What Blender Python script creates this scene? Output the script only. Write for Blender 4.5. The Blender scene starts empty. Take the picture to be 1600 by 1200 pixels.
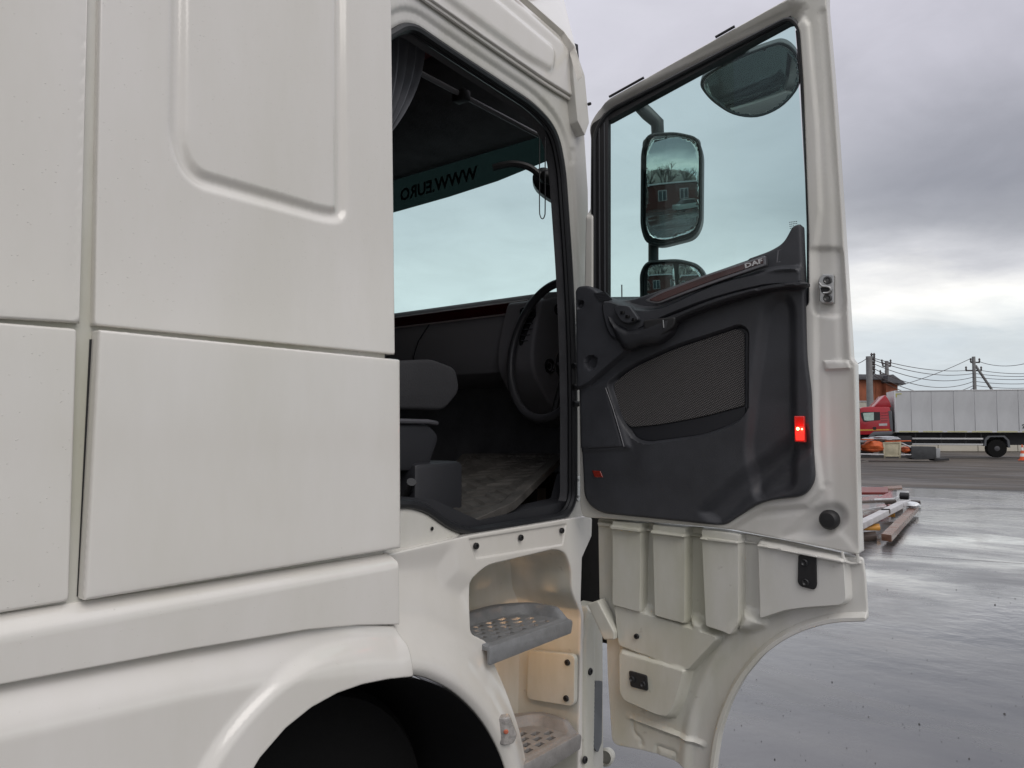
import bpy, bmesh, math, random
import numpy as np
from mathutils import Vector, Matrix, Euler
from mathutils.geometry import delaunay_2d_cdt
random.seed(7)
C = bpy.context.scene.collection
sc = bpy.context.scene
R = math.radians
# ---------------------------------------------------------------- camera, sky, sun, exposure
H = 1.75                       # eye height
D = 1.60                       # distance from the eye to the side of the cab
FPX = 1200.0                   # focal length in pixels of the 1600 px photograph
YAW, PITCH = 39.1, 3.24
cam = bpy.data.objects.new('camera', bpy.data.cameras.new('camera')); C.objects.link(cam)
cam.location = (0, 0, H); cam.rotation_euler = (R(90 + PITCH), 0, R(YAW))
cam.data.sensor_width = 36; cam.data.lens = 27; cam.data.clip_start = 0.05; cam.data.clip_end = 3000
sc.camera = cam
vs = sc.view_settings
vs.view_transform = 'Standard'; vs.look = 'None'; vs.gamma = 1; vs.exposure = 0.0
try: vs.use_curve_mapping = False
except Exception: pass

SUN_EL, SUN_AZ = 46, 108       # degrees; azimuth counted clockwise from +Y
w = bpy.data.worlds.new('World'); sc.world = w; w.use_nodes = True
nt = w.node_tree; N = nt.nodes; L = nt.links; N.clear()
def nd(t, **k):
    n = N.new(t)
    for a, b in k.items(): setattr(n, a, b)
    return n
out = nd('ShaderNodeOutputWorld'); mix = nd('ShaderNodeMixShader'); bg1 = nd('ShaderNodeBackground'); bg2 = nd('ShaderNodeBackground')
sky = nd('ShaderNodeTexSky'); sky.sky_type = 'NISHITA'; sky.sun_disc = False
sky.sun_elevation = R(SUN_EL); sky.sun_rotation = R(SUN_AZ)
L.new(sky.outputs[0], bg1.inputs[0]); bg1.inputs[1].default_value = 0.10
tc = nd('ShaderNodeTexCoord'); sep = nd('ShaderNodeSeparateXYZ'); L.new(tc.outputs['Generated'], sep.inputs[0])
def mth(op, a, b=None, c=None):
    n = nd('ShaderNodeMath', operation=op)
    for i, x in enumerate((a, b, c)):
        if x is None: continue
        if isinstance(x, (int, float)): n.inputs[i].default_value = x
        else: L.new(x, n.inputs[i])
    return n.outputs[0]
zz = mth('MAXIMUM', sep.outputs[2], 0.0)
den = mth('ADD', zz, 0.16)
cx = mth('DIVIDE', sep.outputs[0], den); cy = mth('DIVIDE', sep.outputs[1], den)
cmb = nd('ShaderNodeCombineXYZ'); L.new(cx, cmb.inputs[0]); L.new(cy, cmb.inputs[1])
def noise(vec, scale, detail, rough, seed=0.0, dist=0.0):
    n = nd('ShaderNodeTexNoise'); n.noise_dimensions = '4D'
    L.new(vec, n.inputs['Vector']); n.inputs['W'].default_value = seed
    n.inputs['Scale'].default_value = scale; n.inputs['Detail'].default_value = detail
    n.inputs['Roughness'].default_value = rough; n.inputs['Distortion'].default_value = dist
    return n.outputs['Fac']
nbig = noise(cmb.outputs[0], 0.42, 5, 0.5, 3.1, 0.3)
nmid = noise(cmb.outputs[0], 1.3, 7, 0.56, 8.4, 0.4)
# the cloud layers: elevation (sine) pushed about by the noise
e = mth('ADD', zz, mth('MULTIPLY', mth('SUBTRACT', nbig, 0.5), 0.20))
e = mth('ADD', e, mth('MULTIPLY', mth('SUBTRACT', nmid, 0.5), 0.13))
ramp = nd('ShaderNodeValToRGB'); L.new(e, ramp.inputs[0])
cr = ramp.color_ramp
stops = [(0.0, (.60, .65, .70)), (.06, (.62, .69, .75)), (.11, (.72, .77, .80)), (.155, (1.15, 1.13, 1.08)), (.195, (.70, .70, .73)),
         (.235, (.42, .425, .46)), (.275, (.33, .335, .375)), (.34, (.44, .44, .49)), (.44, (.66, .645, .72)), (.62, (.82, .81, .88)), (1.0, (1.15, 1.16, 1.2))]
while len(cr.elements) > 1: cr.elements.remove(cr.elements[-1])
cr.elements[0].position = stops[0][0]; cr.elements[0].color = (*stops[0][1], 1)
for p, c in stops[1:]:
    q = cr.elements.new(p); q.color = (*c, 1)
fine = noise(cmb.outputs[0], 3.4, 8, 0.6, 1.7, 0.6)
gain = mth('ADD', 1.0, mth('MULTIPLY', mth('SUBTRACT', fine, 0.5), 0.34))
vm = nd('ShaderNodeVectorMath', operation='SCALE'); L.new(ramp.outputs[0], vm.inputs[0]); L.new(gain, vm.inputs['Scale'])
bank = nd('ShaderNodeMapRange'); bank.interpolation_type = 'SMOOTHSTEP'; L.new(sep.outputs[0], bank.inputs[0])
bank.inputs['From Min'].default_value = -.50; bank.inputs['From Max'].default_value = -.14
ramp2 = nd('ShaderNodeValToRGB'); L.new(e, ramp2.inputs[0]); c2r = ramp2.color_ramp
while len(c2r.elements) > 1: c2r.elements.remove(c2r.elements[-1])
c2r.elements[0].position = 0; c2r.elements[0].color = (.74, .78, .82, 1)
for p, c in ((.10, (.86, .88, .90)), (.20, (.78, .79, .81)), (.30, (.66, .67, .71)), (.44, (.68, .67, .74)), (.62, (.82, .81, .88)), (1.0, (1.15, 1.16, 1.2))):
    q = c2r.elements.new(p); q.color = (*c, 1)
cmix = nd('ShaderNodeMix'); cmix.data_type = 'RGBA'; L.new(bank.outputs[0], cmix.inputs[0]); L.new(ramp2.outputs[0], cmix.inputs[6]); L.new(ramp.outputs[0], cmix.inputs[7])
L.new(cmix.outputs[2], vm.inputs[0])
L.new(vm.outputs[0], bg2.inputs[0]); bg2.inputs[1].default_value = 1.0
mix.inputs[0].default_value = 0.92
L.new(bg1.outputs[0], mix.inputs[1]); L.new(bg2.outputs[0], mix.inputs[2]); L.new(mix.outputs[0], out.inputs[0])

sl = bpy.data.lights.new('sun', 'SUN'); sl.energy = 1.2; sl.specular_factor = .3; sl.angle = R(42); sl.color = (1.0, .955, .90)
so = bpy.data.objects.new('sun', sl); C.objects.link(so)
sd = Vector((math.sin(R(SUN_AZ)) * math.cos(R(SUN_EL)), math.cos(R(SUN_AZ)) * math.cos(R(SUN_EL)), math.sin(R(SUN_EL))))
so.rotation_euler = sd.to_track_quat('Z', 'Y').to_euler(); so.location = sd * 30

# ---------------------------------------------------------------- helpers
CAMR = Euler((R(90 + PITCH), 0, R(YAW))).to_matrix()
CAMP = Vector((0, 0, H))
def ray(u, v): return (CAMR @ Vector(((u - 800) / FPX, -(v - 600) / FPX, -1))).normalized()
def frame(o, ex, ey):
    ex = Vector(ex).normalized(); ez = ex.cross(Vector(ey)).normalized(); ey = ez.cross(ex)
    m = Matrix.Identity(4)
    for i in range(3): m[i][0] = ex[i]; m[i][1] = ey[i]; m[i][2] = ez[i]; m[i][3] = o[i]
    return m
def hit(fr, u, v, off=0.0):
    """where the sight line of a measured photo point meets the frame's plane, in the frame's own metres"""
    inv = fr.inverted(); o = inv @ CAMP; d = inv.to_3x3() @ ray(u, v)
    t = (off - o.z) / d.z
    p = o + d * t
    return (p.x, p.y)
def loc(fr, pts, off=0.0): return [hit(fr, u, v, off) for u, v in pts]
def onw(fr, u, v, off=0.0):
    a, b = hit(fr, u, v, off); return fr @ Vector((a, b, off))
def at_depth(u, v, depth):
    d = CAMR @ Vector(((u - 800) / FPX, -(v - 600) / FPX, -1)); return CAMP + d * depth
k = D / 1.75
SIDE = frame((-D, 0, 0), (0, 1, 0), (0, 0, 1))
DD = Vector((1.046, .077, 0)).normalized()
DOOR = frame((-D + .01, 2.57 * k, 0), DD, (0, 0, 1))
GND = frame((0, 0, 0), (1, 0, 0), (0, 1, 0))
def gz(z): return frame((0, 0, z), (1, 0, 0), (0, 1, 0))

def rp(pts, r=.02, n=5):
    """round the corners of a polygon; r a number or one per corner"""
    out = []; m = len(pts)
    for i in range(m):
        p = Vector(pts[i]).to_2d(); a = Vector(pts[i - 1]).to_2d(); b = Vector(pts[(i + 1) % m]).to_2d()
        rr = r[i] if isinstance(r, (list, tuple)) else r
        da = a - p; db = b - p
        t = min(rr, da.length * .49, db.length * .49)
        if t < 1e-4: out.append((p.x, p.y)); continue
        pa = p + da.normalized() * t; pb = p + db.normalized() * t
        for j in range(n + 1):
            s = j / n; q = pa * (1 - s) ** 2 + p * 2 * s * (1 - s) + pb * s * s
            out.append((q.x, q.y))
    return out
def cat(pts, n=5, closed=False):
    """smooth curve through points (any dimension)"""
    P = [np.array(p, float) for p in pts]; m = len(P); out = []
    rng = range(m) if closed else range(m - 1)
    for i in rng:
        p0 = P[i - 1] if (closed or i > 0) else P[0]; p1 = P[i]; p2 = P[(i + 1) % m]
        p3 = P[(i + 2) % m] if (closed or i + 2 < m) else P[-1]
        for j in range(n):
            t = j / n
            out.append(tuple(.5 * ((2 * p1) + (-p0 + p2) * t + (2 * p0 - 5 * p1 + 4 * p2 - p3) * t * t + (-p0 + 3 * p1 - 3 * p2 + p3) * t ** 3)))
    if not closed: out.append(tuple(P[-1]))
    return out
def dens(poly, step):
    out = []
    for i in range(len(poly)):
        a = np.array(poly[i]); b = np.array(poly[(i + 1) % len(poly)]); n = max(1, int(np.linalg.norm(b - a) / step))
        for j in range(n): out.append(tuple(a + (b - a) * j / n))
    return out
def dens_open(line, step):
    out = []
    for i in range(len(line) - 1):
        a = np.array(line[i]); b = np.array(line[i + 1]); n = max(1, int(np.linalg.norm(b - a) / step))
        for j in range(n): out.append(tuple(a + (b - a) * j / n))
    out.append(tuple(line[-1])); return out
def fe(poly, wd): return (poly, (-wd / 2, -wd / 4, 0, wd / 4, wd / 2), True)
def fl(line, wd): return (line, (-wd, -wd * .5, 0, wd * .5, wd), False)
def segd(P, A, B):
    """distance of N points to the nearest of M segments"""
    best = np.full(len(P), 1e9)
    for a, b in zip(A, B):
        ab = b - a; l = ab @ ab + 1e-12
        t = np.clip(((P - a) @ ab) / l, 0, 1)
        d = P - (a + t[:, None] * ab)
        best = np.minimum(best, (d * d).sum(1))
    return np.sqrt(best)
def inside(P, poly):
    x, y = P[:, 0], P[:, 1]; r = np.zeros(len(P), bool); m = len(poly)
    for i in range(m):
        x1, y1 = poly[i]; x2, y2 = poly[(i + 1) % m]
        if y1 == y2: continue
        c = ((y1 > y) != (y2 > y)) & (x < (x2 - x1) * (y - y1) / (y2 - y1) + x1)
        r ^= c
    return r
def sdf(P, poly):
    A = np.array(poly, float); B = np.roll(A, -1, 0)
    d = segd(P, A, B); return np.where(inside(P, poly), d, -d)
def ld(P, line):
    A = np.array(line, float); return segd(P, A[:-1], A[1:])
def sm(t): t = np.clip(t, 0, 1); return t * t * (3 - 2 * t)
def bump(P, poly, wd): return sm(sdf(P, poly) / wd + .5)
def groove(P, line, wd, dp): d = ld(P, line); return -dp * np.where(d < wd, .5 + .5 * np.cos(np.pi * np.clip(d / wd, 0, 1)), 0)

WL = {}
def wloc(p): return WL.get(p.name, Vector((0, 0, 0))) if p else Vector((0, 0, 0))
def finish_mesh(me, mats, sharp=38, bevel=0, seg=2, smooth=True, merge=1e-5, recalc=True):
    bm = bmesh.new(); bm.from_mesh(me)
    if merge: bmesh.ops.remove_doubles(bm, verts=bm.verts, dist=merge)
    if recalc: bmesh.ops.recalc_face_normals(bm, faces=bm.faces)
    if bevel:
        es = [e for e in bm.edges if len(e.link_faces) == 2 and e.calc_face_angle(0) > R(40)]
        bmesh.ops.bevel(bm, geom=es, offset=bevel, segments=seg, profile=.5, affect='EDGES', clamp_overlap=True)
    for f in bm.faces: f.smooth = smooth
    for e in bm.edges:
        if len(e.link_faces) == 2 and e.calc_face_angle(0) > R(sharp): e.smooth = False
    bm.to_mesh(me); bm.free()
    for m in mats: me.materials.append(m)
    return me
def mk(name, verts, faces, mat, parent=None, mi=None, **kw):
    me = bpy.data.meshes.new(name); me.from_pydata([tuple(v) for v in verts], [], faces)
    if mi is not None: me.polygons.foreach_set('material_index', mi)
    mats = mat if isinstance(mat, (list, tuple)) else [mat]
    finish_mesh(me, mats, **kw)
    n = len(me.vertices); co = np.empty(n * 3); me.vertices.foreach_get('co', co); co = co.reshape(-1, 3)
    c = Vector((co.min(0) + co.max(0)) / 2)
    me.transform(Matrix.Translation(-c))
    o = bpy.data.objects.new(name, me); C.objects.link(o)
    if parent: o.parent = parent
    o.location = c - wloc(parent); WL[o.name] = c
    return o
def empty(name, p, label=None, cat_=None, group=None):
    o = bpy.data.objects.new(name, None); C.objects.link(o); o.location = p; o.empty_display_size = .2
    WL[o.name] = Vector(p)
    if label: tag(o, label, cat_, group)
    return o
def tag(o, label=None, cat_=None, group=None, kind=None):
    if label: o['label'] = label
    if cat_: o['category'] = cat_
    if group: o['group'] = group
    if kind: o['kind'] = kind
    return o
class MB:
    def __init__(s): s.v = []; s.f = []
    def add(s, v, f):
        b = len(s.v); s.v += [Vector(q) for q in v]; s.f += [tuple(i + b for i in g) for g in f]; return s
    def box(s, x0, x1, y0, y1, z0, z1, fr=None):
        v = [Vector((x, y, z)) for z in (z0, z1) for y in (y0, y1) for x in (x0, x1)]
        if fr is not None: v = [fr @ q for q in v]
        return s.add(v, [(0, 2, 3, 1), (4, 5, 7, 6), (0, 1, 5, 4), (2, 6, 7, 3), (0, 4, 6, 2), (1, 3, 7, 5)])
    def prism(s, pts, z0, z1, fr):
        n = len(pts); v = [fr @ Vector((x, y, z)) for z in (z0, z1) for x, y in pts]
        return s.add(v, [tuple(range(n))[::-1], tuple(range(n, 2 * n))] + [(i, (i + 1) % n, n + (i + 1) % n, n + i) for i in range(n)])
    def tube(s, pts, r, n=10, closed=False, cap=True, flat=1.0, up=None):
        P = [Vector(p) for p in pts]; m = len(P); v = []; f = []
        nrm = None
        for i in range(m):
            if closed: t = P[(i + 1) % m] - P[i - 1]
            else: t = P[min(i + 1, m - 1)] - P[max(i - 1, 0)]
            t.normalize()
            if nrm is None:
                a = Vector(up) if up is not None else (Vector((0, 0, 1)) if abs(t.z) < .9 else Vector((1, 0, 0)))
                nrm = (a - t * a.dot(t)).normalized()
            else:
                nrm = (nrm - t * nrm.dot(t)).normalized()
            bn = t.cross(nrm); rr = r[i] if isinstance(r, (list, tuple)) else r
            for j in range(n):
                an = 2 * math.pi * j / n
                v.append(P[i] + nrm * math.cos(an) * rr + bn * math.sin(an) * rr * flat)
        for i in range(m if closed else m - 1):
            a = i * n; b = ((i + 1) % m) * n
            for j in range(n): f.append((a + j, a + (j + 1) % n, b + (j + 1) % n, b + j))
        if cap and not closed: f += [tuple(range(n))[::-1], tuple(range((m - 1) * n, m * n))]
        return s.add(v, f)
    def lathe(s, o, ax, prof, n=20, cap=True):
        """prof: (radius, distance along ax)"""
        ax = Vector(ax).normalized(); a = Vector((0, 0, 1)) if abs(ax.z) < .9 else Vector((1, 0, 0))
        e1 = (a - ax * a.dot(ax)).normalized(); e2 = ax.cross(e1); o = Vector(o); v = []; f = []
        for r, h in prof:
            for j in range(n):
                an = 2 * math.pi * j / n; v.append(o + ax * h + (e1 * math.cos(an) + e2 * math.sin(an)) * r)
        for i in range(len(prof) - 1):
            for j in range(n): f.append((i * n + j, i * n + (j + 1) % n, (i + 1) * n + (j + 1) % n, (i + 1) * n + j))
        if cap: f += [tuple(range(n))[::-1], tuple(range((len(prof) - 1) * n, len(prof) * n))]
        return s.add(v, f)
    def build(s, name, mat, parent=None, **kw): return mk(name, s.v, s.f, mat, parent, **kw)

def relief(name, fr, outer, mat, holes=(), h=None, step=.01, depth=.02, er=.004, parent=None, base=0.0, back=False, sharp=45, plain=False, feat=()):
    """pressed sheet: outline (with holes) in the frame's plane, front face shaped by h(P), rolled edges, skirt going back"""
    loops = [outer] + list(holes)
    loops = [dens(l, min(step, max(.006, er * 1.2))) for l in loops]
    A = np.concatenate([np.array(l, float) for l in loops]); B = np.concatenate([np.roll(np.array(l, float), -1, 0) for l in loops])
    mn = A.min(0); mx = A.max(0)
    if plain: pts = np.zeros((0, 2))
    else:
        gx, gy = np.meshgrid(np.arange(mn[0], mx[0], step), np.arange(mn[1], mx[1], step * .9))
        gx = gx + (np.arange(gx.shape[0]) % 2)[:, None] * step * .5
        pts = np.stack([gx.ravel(), gy.ravel()], 1)
        ins = inside(pts, loops[0])
        for l in loops[1:]: ins &= ~inside(pts, l)
        pts = pts[ins]; d = segd(pts, A, B); pts = pts[d > max(er * 1.3, step * .45)]
    rings = []
    # mesh lines laid along the pressed-in contours, so that their edges come out clean
    fp = []
    for line, offs, closed in feat:
        l = dens(line, .006) if closed else dens_open(line, .006)
        q = np.array(l, float)
        t = (np.roll(q, -1, 0) - np.roll(q, 1, 0)) if closed else np.gradient(q, axis=0)
        t /= (np.linalg.norm(t, axis=1)[:, None] + 1e-9); nn = np.stack([-t[:, 1], t[:, 0]], 1)
        if closed and .5 * np.sum(q[:, 0] * np.roll(q[:, 1], -1) - np.roll(q[:, 0], -1) * q[:, 1]) < 0: nn = -nn
        qa = q; qb = np.roll(q, -1, 0)
        if not closed: qa, qb = q[:-1], q[1:]
        for of in offs:
            c = q + nn * of
            if of: c = c[segd(c, qa, qb) > abs(of) * .95]
            if len(c) == 0: continue
            ins = inside(c, loops[0])
            for l2 in loops[1:]: ins &= ~inside(c, l2)
            c = c[ins]
            if len(c) == 0: continue
            c = c[segd(c, A, B) > max(er * 1.15, .002)]
            if fp and len(c):
                ex = np.concatenate(fp); keep = np.ones(len(c), bool)
                for k0 in range(0, len(c), 400):
                    dd = np.sqrt(((c[k0:k0 + 400, None, :] - ex[None]) ** 2).sum(2)).min(1); keep[k0:k0 + 400] = dd > .0016
                c = c[keep]
            if len(c): fp.append(c)
        w_ = max([abs(x) for x in offs] + [0])
        if len(pts): pts = pts[segd(pts, qa, qb) > w_ + step * .4]
    if fp: rings += fp
    if er > 0:
        for li, l in enumerate(loops):
            q = np.array(l, float); t = np.roll(q, -1, 0) - np.roll(q, 1, 0); t /= (np.linalg.norm(t, axis=1)[:, None] + 1e-9)
            nn = np.stack([-t[:, 1], t[:, 0]], 1)
            area = .5 * np.sum(q[:, 0] * np.roll(q[:, 1], -1) - np.roll(q[:, 0], -1) * q[:, 1])
            sgn = 1 if area > 0 else -1
            if li > 0: sgn = -sgn
            for fac in (.25, .6, 1.0):
                c = q + nn * sgn * er * fac
                dd = segd(c, A, B); rings.append(c[dd > er * fac * .93])
    allp = np.concatenate([A] + rings + [pts])
    edges = []; b = 0
    for l in loops:
        n = len(l); edges += [(b + i, b + (i + 1) % n) for i in range(n)]; b += n
    vo, eo, fo, *_ = delaunay_2d_cdt([Vector((float(x), float(y))) for x, y in allp], edges, [], 0, 1e-6)
    V = np.array([(v.x, v.y) for v in vo]); F = np.array([f for f in fo if len(f) == 3])
    cen = V[F].mean(1); ins = inside(cen, loops[0])
    for l in loops[1:]: ins &= ~inside(cen, l)
    F = F[ins]
    hz = h(V) if h is not None else np.zeros(len(V))
    if er > 0:
        d = segd(V, A, B); tt = np.clip(d / er, 0, 1)
        hz = hz - er * (1 - np.sqrt(np.clip(1 - (1 - tt) ** 2, 0, 1)))
    hz = hz + base
    P3 = [fr @ Vector((x, y, float(z))) for (x, y), z in zip(V, hz)]
    faces = [tuple(int(i) for i in f) for f in F]
    # skirt from the boundary edges
    cnt = {}
    for f in faces:
        for i in range(3):
            e = (f[i], f[(i + 1) % 3]); key = (min(e), max(e)); cnt.setdefault(key, []).append(e)
    n0 = len(P3); mp = {}
    def bk(i):
        if i not in mp:
            mp[i] = len(P3); P3.append(fr @ Vector((V[i][0], V[i][1], base - depth)))
        return mp[i]
    for key, es in cnt.items():
        if len(es) == 1:
            a, b2 = es[0]; faces.append((b2, a, bk(a), bk(b2)))
    if back:
        faces += [(bk2(c), bk2(b_), bk2(a)) for a, b_, c in ()]
    used = sorted({i for f in faces for i in f}); rm = {o: n for n, o in enumerate(used)}
    P3 = [P3[i] for i in used]; faces = [tuple(rm[i] for i in f) for f in faces]
    o = mk(name, P3, faces, mat, parent, sharp=sharp)
    wn = o.modifiers.new('weighted', 'WEIGHTED_NORMAL'); wn.keep_sharp = True; wn.weight = 80
    return o
def well(name, fr, outline, off0, off1, mat, parent, draft=0.0, rnd=.02):
    """the walls and floor of a recess behind an opening"""
    q = np.array(dens(outline, .03)); c = q.mean(0); n = len(q); P3 = []; F = []
    levels = [(off0, 0), (off0 + (off1 - off0) * .5, draft * .5), (off1 + rnd * (1 if off0 > off1 else -1), draft), (off1 + rnd * .3 * (1 if off0 > off1 else -1), draft + rnd * .3), (off1, draft + rnd)]
    for off, s in levels:
        t = np.roll(q, -1, 0) - np.roll(q, 1, 0); t /= np.linalg.norm(t, axis=1)[:, None] + 1e-9
        nn = np.stack([-t[:, 1], t[:, 0]], 1)
        area = .5 * np.sum(q[:, 0] * np.roll(q[:, 1], -1) - np.roll(q[:, 0], -1) * q[:, 1]); sg = 1 if area > 0 else -1
        p = q + nn * sg * s
        P3 += [fr @ Vector((x, y, off)) for x, y in p]
    for l in range(len(levels) - 1):
        for i in range(n): F.append((l * n + i, l * n + (i + 1) % n, (l + 1) * n + (i + 1) % n, (l + 1) * n + i))
    F.append(tuple(range((len(levels) - 1) * n, len(levels) * n)))
    return mk(name, P3, F, mat, parent, recalc=False)
def disc(fr, u, v, r, off, name, mat, parent, th=.006, prof=None, n=20):
    o = onw(fr, u, v, off); ax = fr.to_3x3() @ Vector((0, 0, 1))
    prof = prof or [(r, 0), (r, th * .7), (r * .85, th), (r * .45, th), (r * .4, th * .4), (0.0005, th * .4)]
    return MB().lathe(o, ax, prof, n).build(name, mat, parent)
def text_mesh(name, s, size, M, mat, parent, ext=.001, shear=0, bold=0):
    cu = bpy.data.curves.new(name, 'FONT'); cu.body = s; cu.size = size; cu.extrude = ext; cu.shear = shear; cu.offset = bold; cu.resolution_u = 2
    t = bpy.data.objects.new('tmp', cu); C.objects.link(t)
    bpy.context.view_layer.update()
    me = bpy.data.meshes.new_from_object(t.evaluated_get(bpy.context.evaluated_depsgraph_get()))
    bpy.data.objects.remove(t); bpy.data.curves.remove(cu)
    me.transform(M)
    v = [x.co.copy() for x in me.vertices]; f = [tuple(p.vertices) for p in me.polygons]; bpy.data.meshes.remove(me)
    return mk(name, v, f, mat, parent, smooth=False)

# ---------------------------------------------------------------- materials
def mat(name, col, rough=.5, metal=0, spec=.5, coat=0, emit=None, es=0, var=0, vscale=6, bumpd=0, bscale=40, rvar=0, trans=0, sheen=0, stretch=None):
    m = bpy.data.materials.new(name); m.use_nodes = True; t = m.node_tree; b = t.nodes['Principled BSDF']
    b.inputs['Base Color'].default_value = (*col, 1); b.inputs['Roughness'].default_value = rough; b.inputs['Metallic'].default_value = metal
    b.inputs['Specular IOR Level'].default_value = spec; b.inputs['Coat Weight'].default_value = coat; b.inputs['Coat Roughness'].default_value = .06
    if emit: b.inputs['Emission Color'].default_value = (*emit, 1); b.inputs['Emission Strength'].default_value = es
    tcn = t.nodes.new('ShaderNodeTexCoord'); vec = tcn.outputs['Object']
    if stretch:
        mp = t.nodes.new('ShaderNodeMapping'); mp.inputs['Scale'].default_value = stretch; t.links.new(vec, mp.inputs[0]); vec = mp.outputs[0]
    if var or rvar:
        n = t.nodes.new('ShaderNodeTexNoise'); n.inputs['Scale'].default_value = vscale; n.inputs['Detail'].default_value = 6; n.inputs['Roughness'].default_value = .6
        t.links.new(vec, n.inputs['Vector'])
        if var:
            r = t.nodes.new('ShaderNodeValToRGB'); r.color_ramp.elements[0].position = .3; r.color_ramp.elements[1].position = .7
            r.color_ramp.elements[0].color = (*[max(0, c * (1 - var)) for c in col], 1); r.color_ramp.elements[1].color = (*[min(1, c * (1 + var * .6)) for c in col], 1)
            t.links.new(n.outputs['Fac'], r.inputs[0]); t.links.new(r.outputs[0], b.inputs['Base Color'])
        if rvar:
            mr = t.nodes.new('ShaderNodeMapRange'); mr.inputs['From Min'].default_value = .3; mr.inputs['From Max'].default_value = .7
            mr.inputs['To Min'].default_value = max(0, rough - rvar); mr.inputs['To Max'].default_value = min(1, rough + rvar)
            t.links.new(n.outputs['Fac'], mr.inputs[0]); t.links.new(mr.outputs[0], b.inputs['Roughness'])
    if bumpd:
        n2 = t.nodes.new('ShaderNodeTexNoise'); n2.inputs['Scale'].default_value = bscale; n2.inputs['Detail'].default_value = 3; t.links.new(vec, n2.inputs['Vector'])
        bp = t.nodes.new('ShaderNodeBump'); bp.inputs['Strength'].default_value = .6; bp.inputs['Distance'].default_value = bumpd
        t.links.new(n2.outputs['Fac'], bp.inputs['Height']); t.links.new(bp.outputs[0], b.inputs['Normal'])
    return m
def paint_mat(name, col, rough=.30, coat=.6, drops=True, dirt=.05, thr=.76, sscale=55):
    """cab paint: faint road film, slight orange peel and a sprinkle of rain drops"""
    m = bpy.data.materials.new(name); m.use_nodes = True; t = m.node_tree; b = t.nodes['Principled BSDF']
    n_ = t.nodes; l_ = t.links
    b.inputs['Roughness'].default_value = rough; b.inputs['Coat Weight'].default_value = coat; b.inputs['Coat Roughness'].default_value = .11
    tcn = n_.new('ShaderNodeTexCoord'); geo = n_.new('ShaderNodeNewGeometry')
    n1 = n_.new('ShaderNodeTexNoise'); n1.inputs['Scale'].default_value = 2.3; n1.inputs['Detail'].default_value = 9; n1.inputs['Roughness'].default_value = .62
    mp = n_.new('ShaderNodeMapping'); mp.inputs['Scale'].default_value = (1, 1, .35); l_.new(geo.outputs['Position'], mp.inputs[0]); l_.new(mp.outputs[0], n1.inputs['Vector'])
    r = n_.new('ShaderNodeValToRGB'); e = r.color_ramp.elements; e[0].position = .35; e[1].position = .62
    e[0].color = (*[c * (1 - dirt * 1.6) for c in col[:2]], col[2] * (1 - dirt * 2.2), 1); e[1].color = (*col, 1)
    l_.new(n1.outputs['Fac'], r.inputs[0]); 
    n3 = n_.new('ShaderNodeTexNoise'); n3.inputs['Scale'].default_value = sscale; n3.inputs['Detail'].default_value = 4; l_.new(geo.outputs['Position'], n3.inputs['Vector'])
    sp = n_.new('ShaderNodeMapRange'); sp.inputs['From Min'].default_value = thr; sp.inputs['From Max'].default_value = thr + .06; sp.inputs['To Min'].default_value = 0; sp.inputs['To Max'].default_value = .35
    l_.new(n3.outputs['Fac'], sp.inputs[0])
    mx = n_.new('ShaderNodeMix'); mx.data_type = 'RGBA'; l_.new(sp.outputs[0], mx.inputs[0]); l_.new(r.outputs[0], mx.inputs[6]); mx.inputs[7].default_value = (.25, .22, .18, 1)
    l_.new(mx.outputs[2], b.inputs['Base Color'])
    n2 = n_.new('ShaderNodeTexNoise'); n2.inputs['Scale'].default_value = 9; n2.inputs['Detail'].default_value = 2; l_.new(geo.outputs['Position'], n2.inputs['Vector'])
    bp = n_.new('ShaderNodeBump'); bp.inputs['Strength'].default_value = .12; bp.inputs['Distance'].default_value = .002; l_.new(n2.outputs['Fac'], bp.inputs['Height'])
    last = bp
    if False:
        pass
    if drops:
        vo = n_.new('ShaderNodeTexVoronoi'); vo.inputs['Scale'].default_value = 120; l_.new(geo.outputs['Position'], vo.inputs['Vector'])
        dr = n_.new('ShaderNodeMapRange'); dr.inputs['From Min'].default_value = .0; dr.inputs['From Max'].default_value = .16; dr.inputs['To Min'].default_value = 1; dr.inputs['To Max'].default_value = 0
        l_.new(vo.outputs['Distance'], dr.inputs[0])
        sc2 = n_.new('ShaderNodeSeparateColor'); l_.new(vo.outputs['Color'], sc2.inputs[0])
        gt = n_.new('ShaderNodeMath'); gt.operation = 'GREATER_THAN'; gt.inputs[1].default_value = .955; l_.new(sc2.outputs[0], gt.inputs[0])
        mu = n_.new('ShaderNodeMath'); mu.operation = 'MULTIPLY'; l_.new(dr.outputs[0], mu.inputs[0]); l_.new(gt.outputs[0], mu.inputs[1])
        b2 = n_.new('ShaderNodeBump'); b2.inputs['Strength'].default_value = .9; b2.inputs['Distance'].default_value = .0012
        l_.new(mu.outputs[0], b2.inputs['Height']); l_.new(bp.outputs[0], b2.inputs['Normal']); last = b2
    l_.new(last.outputs[0], b.inputs['Normal'])
    return m
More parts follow.
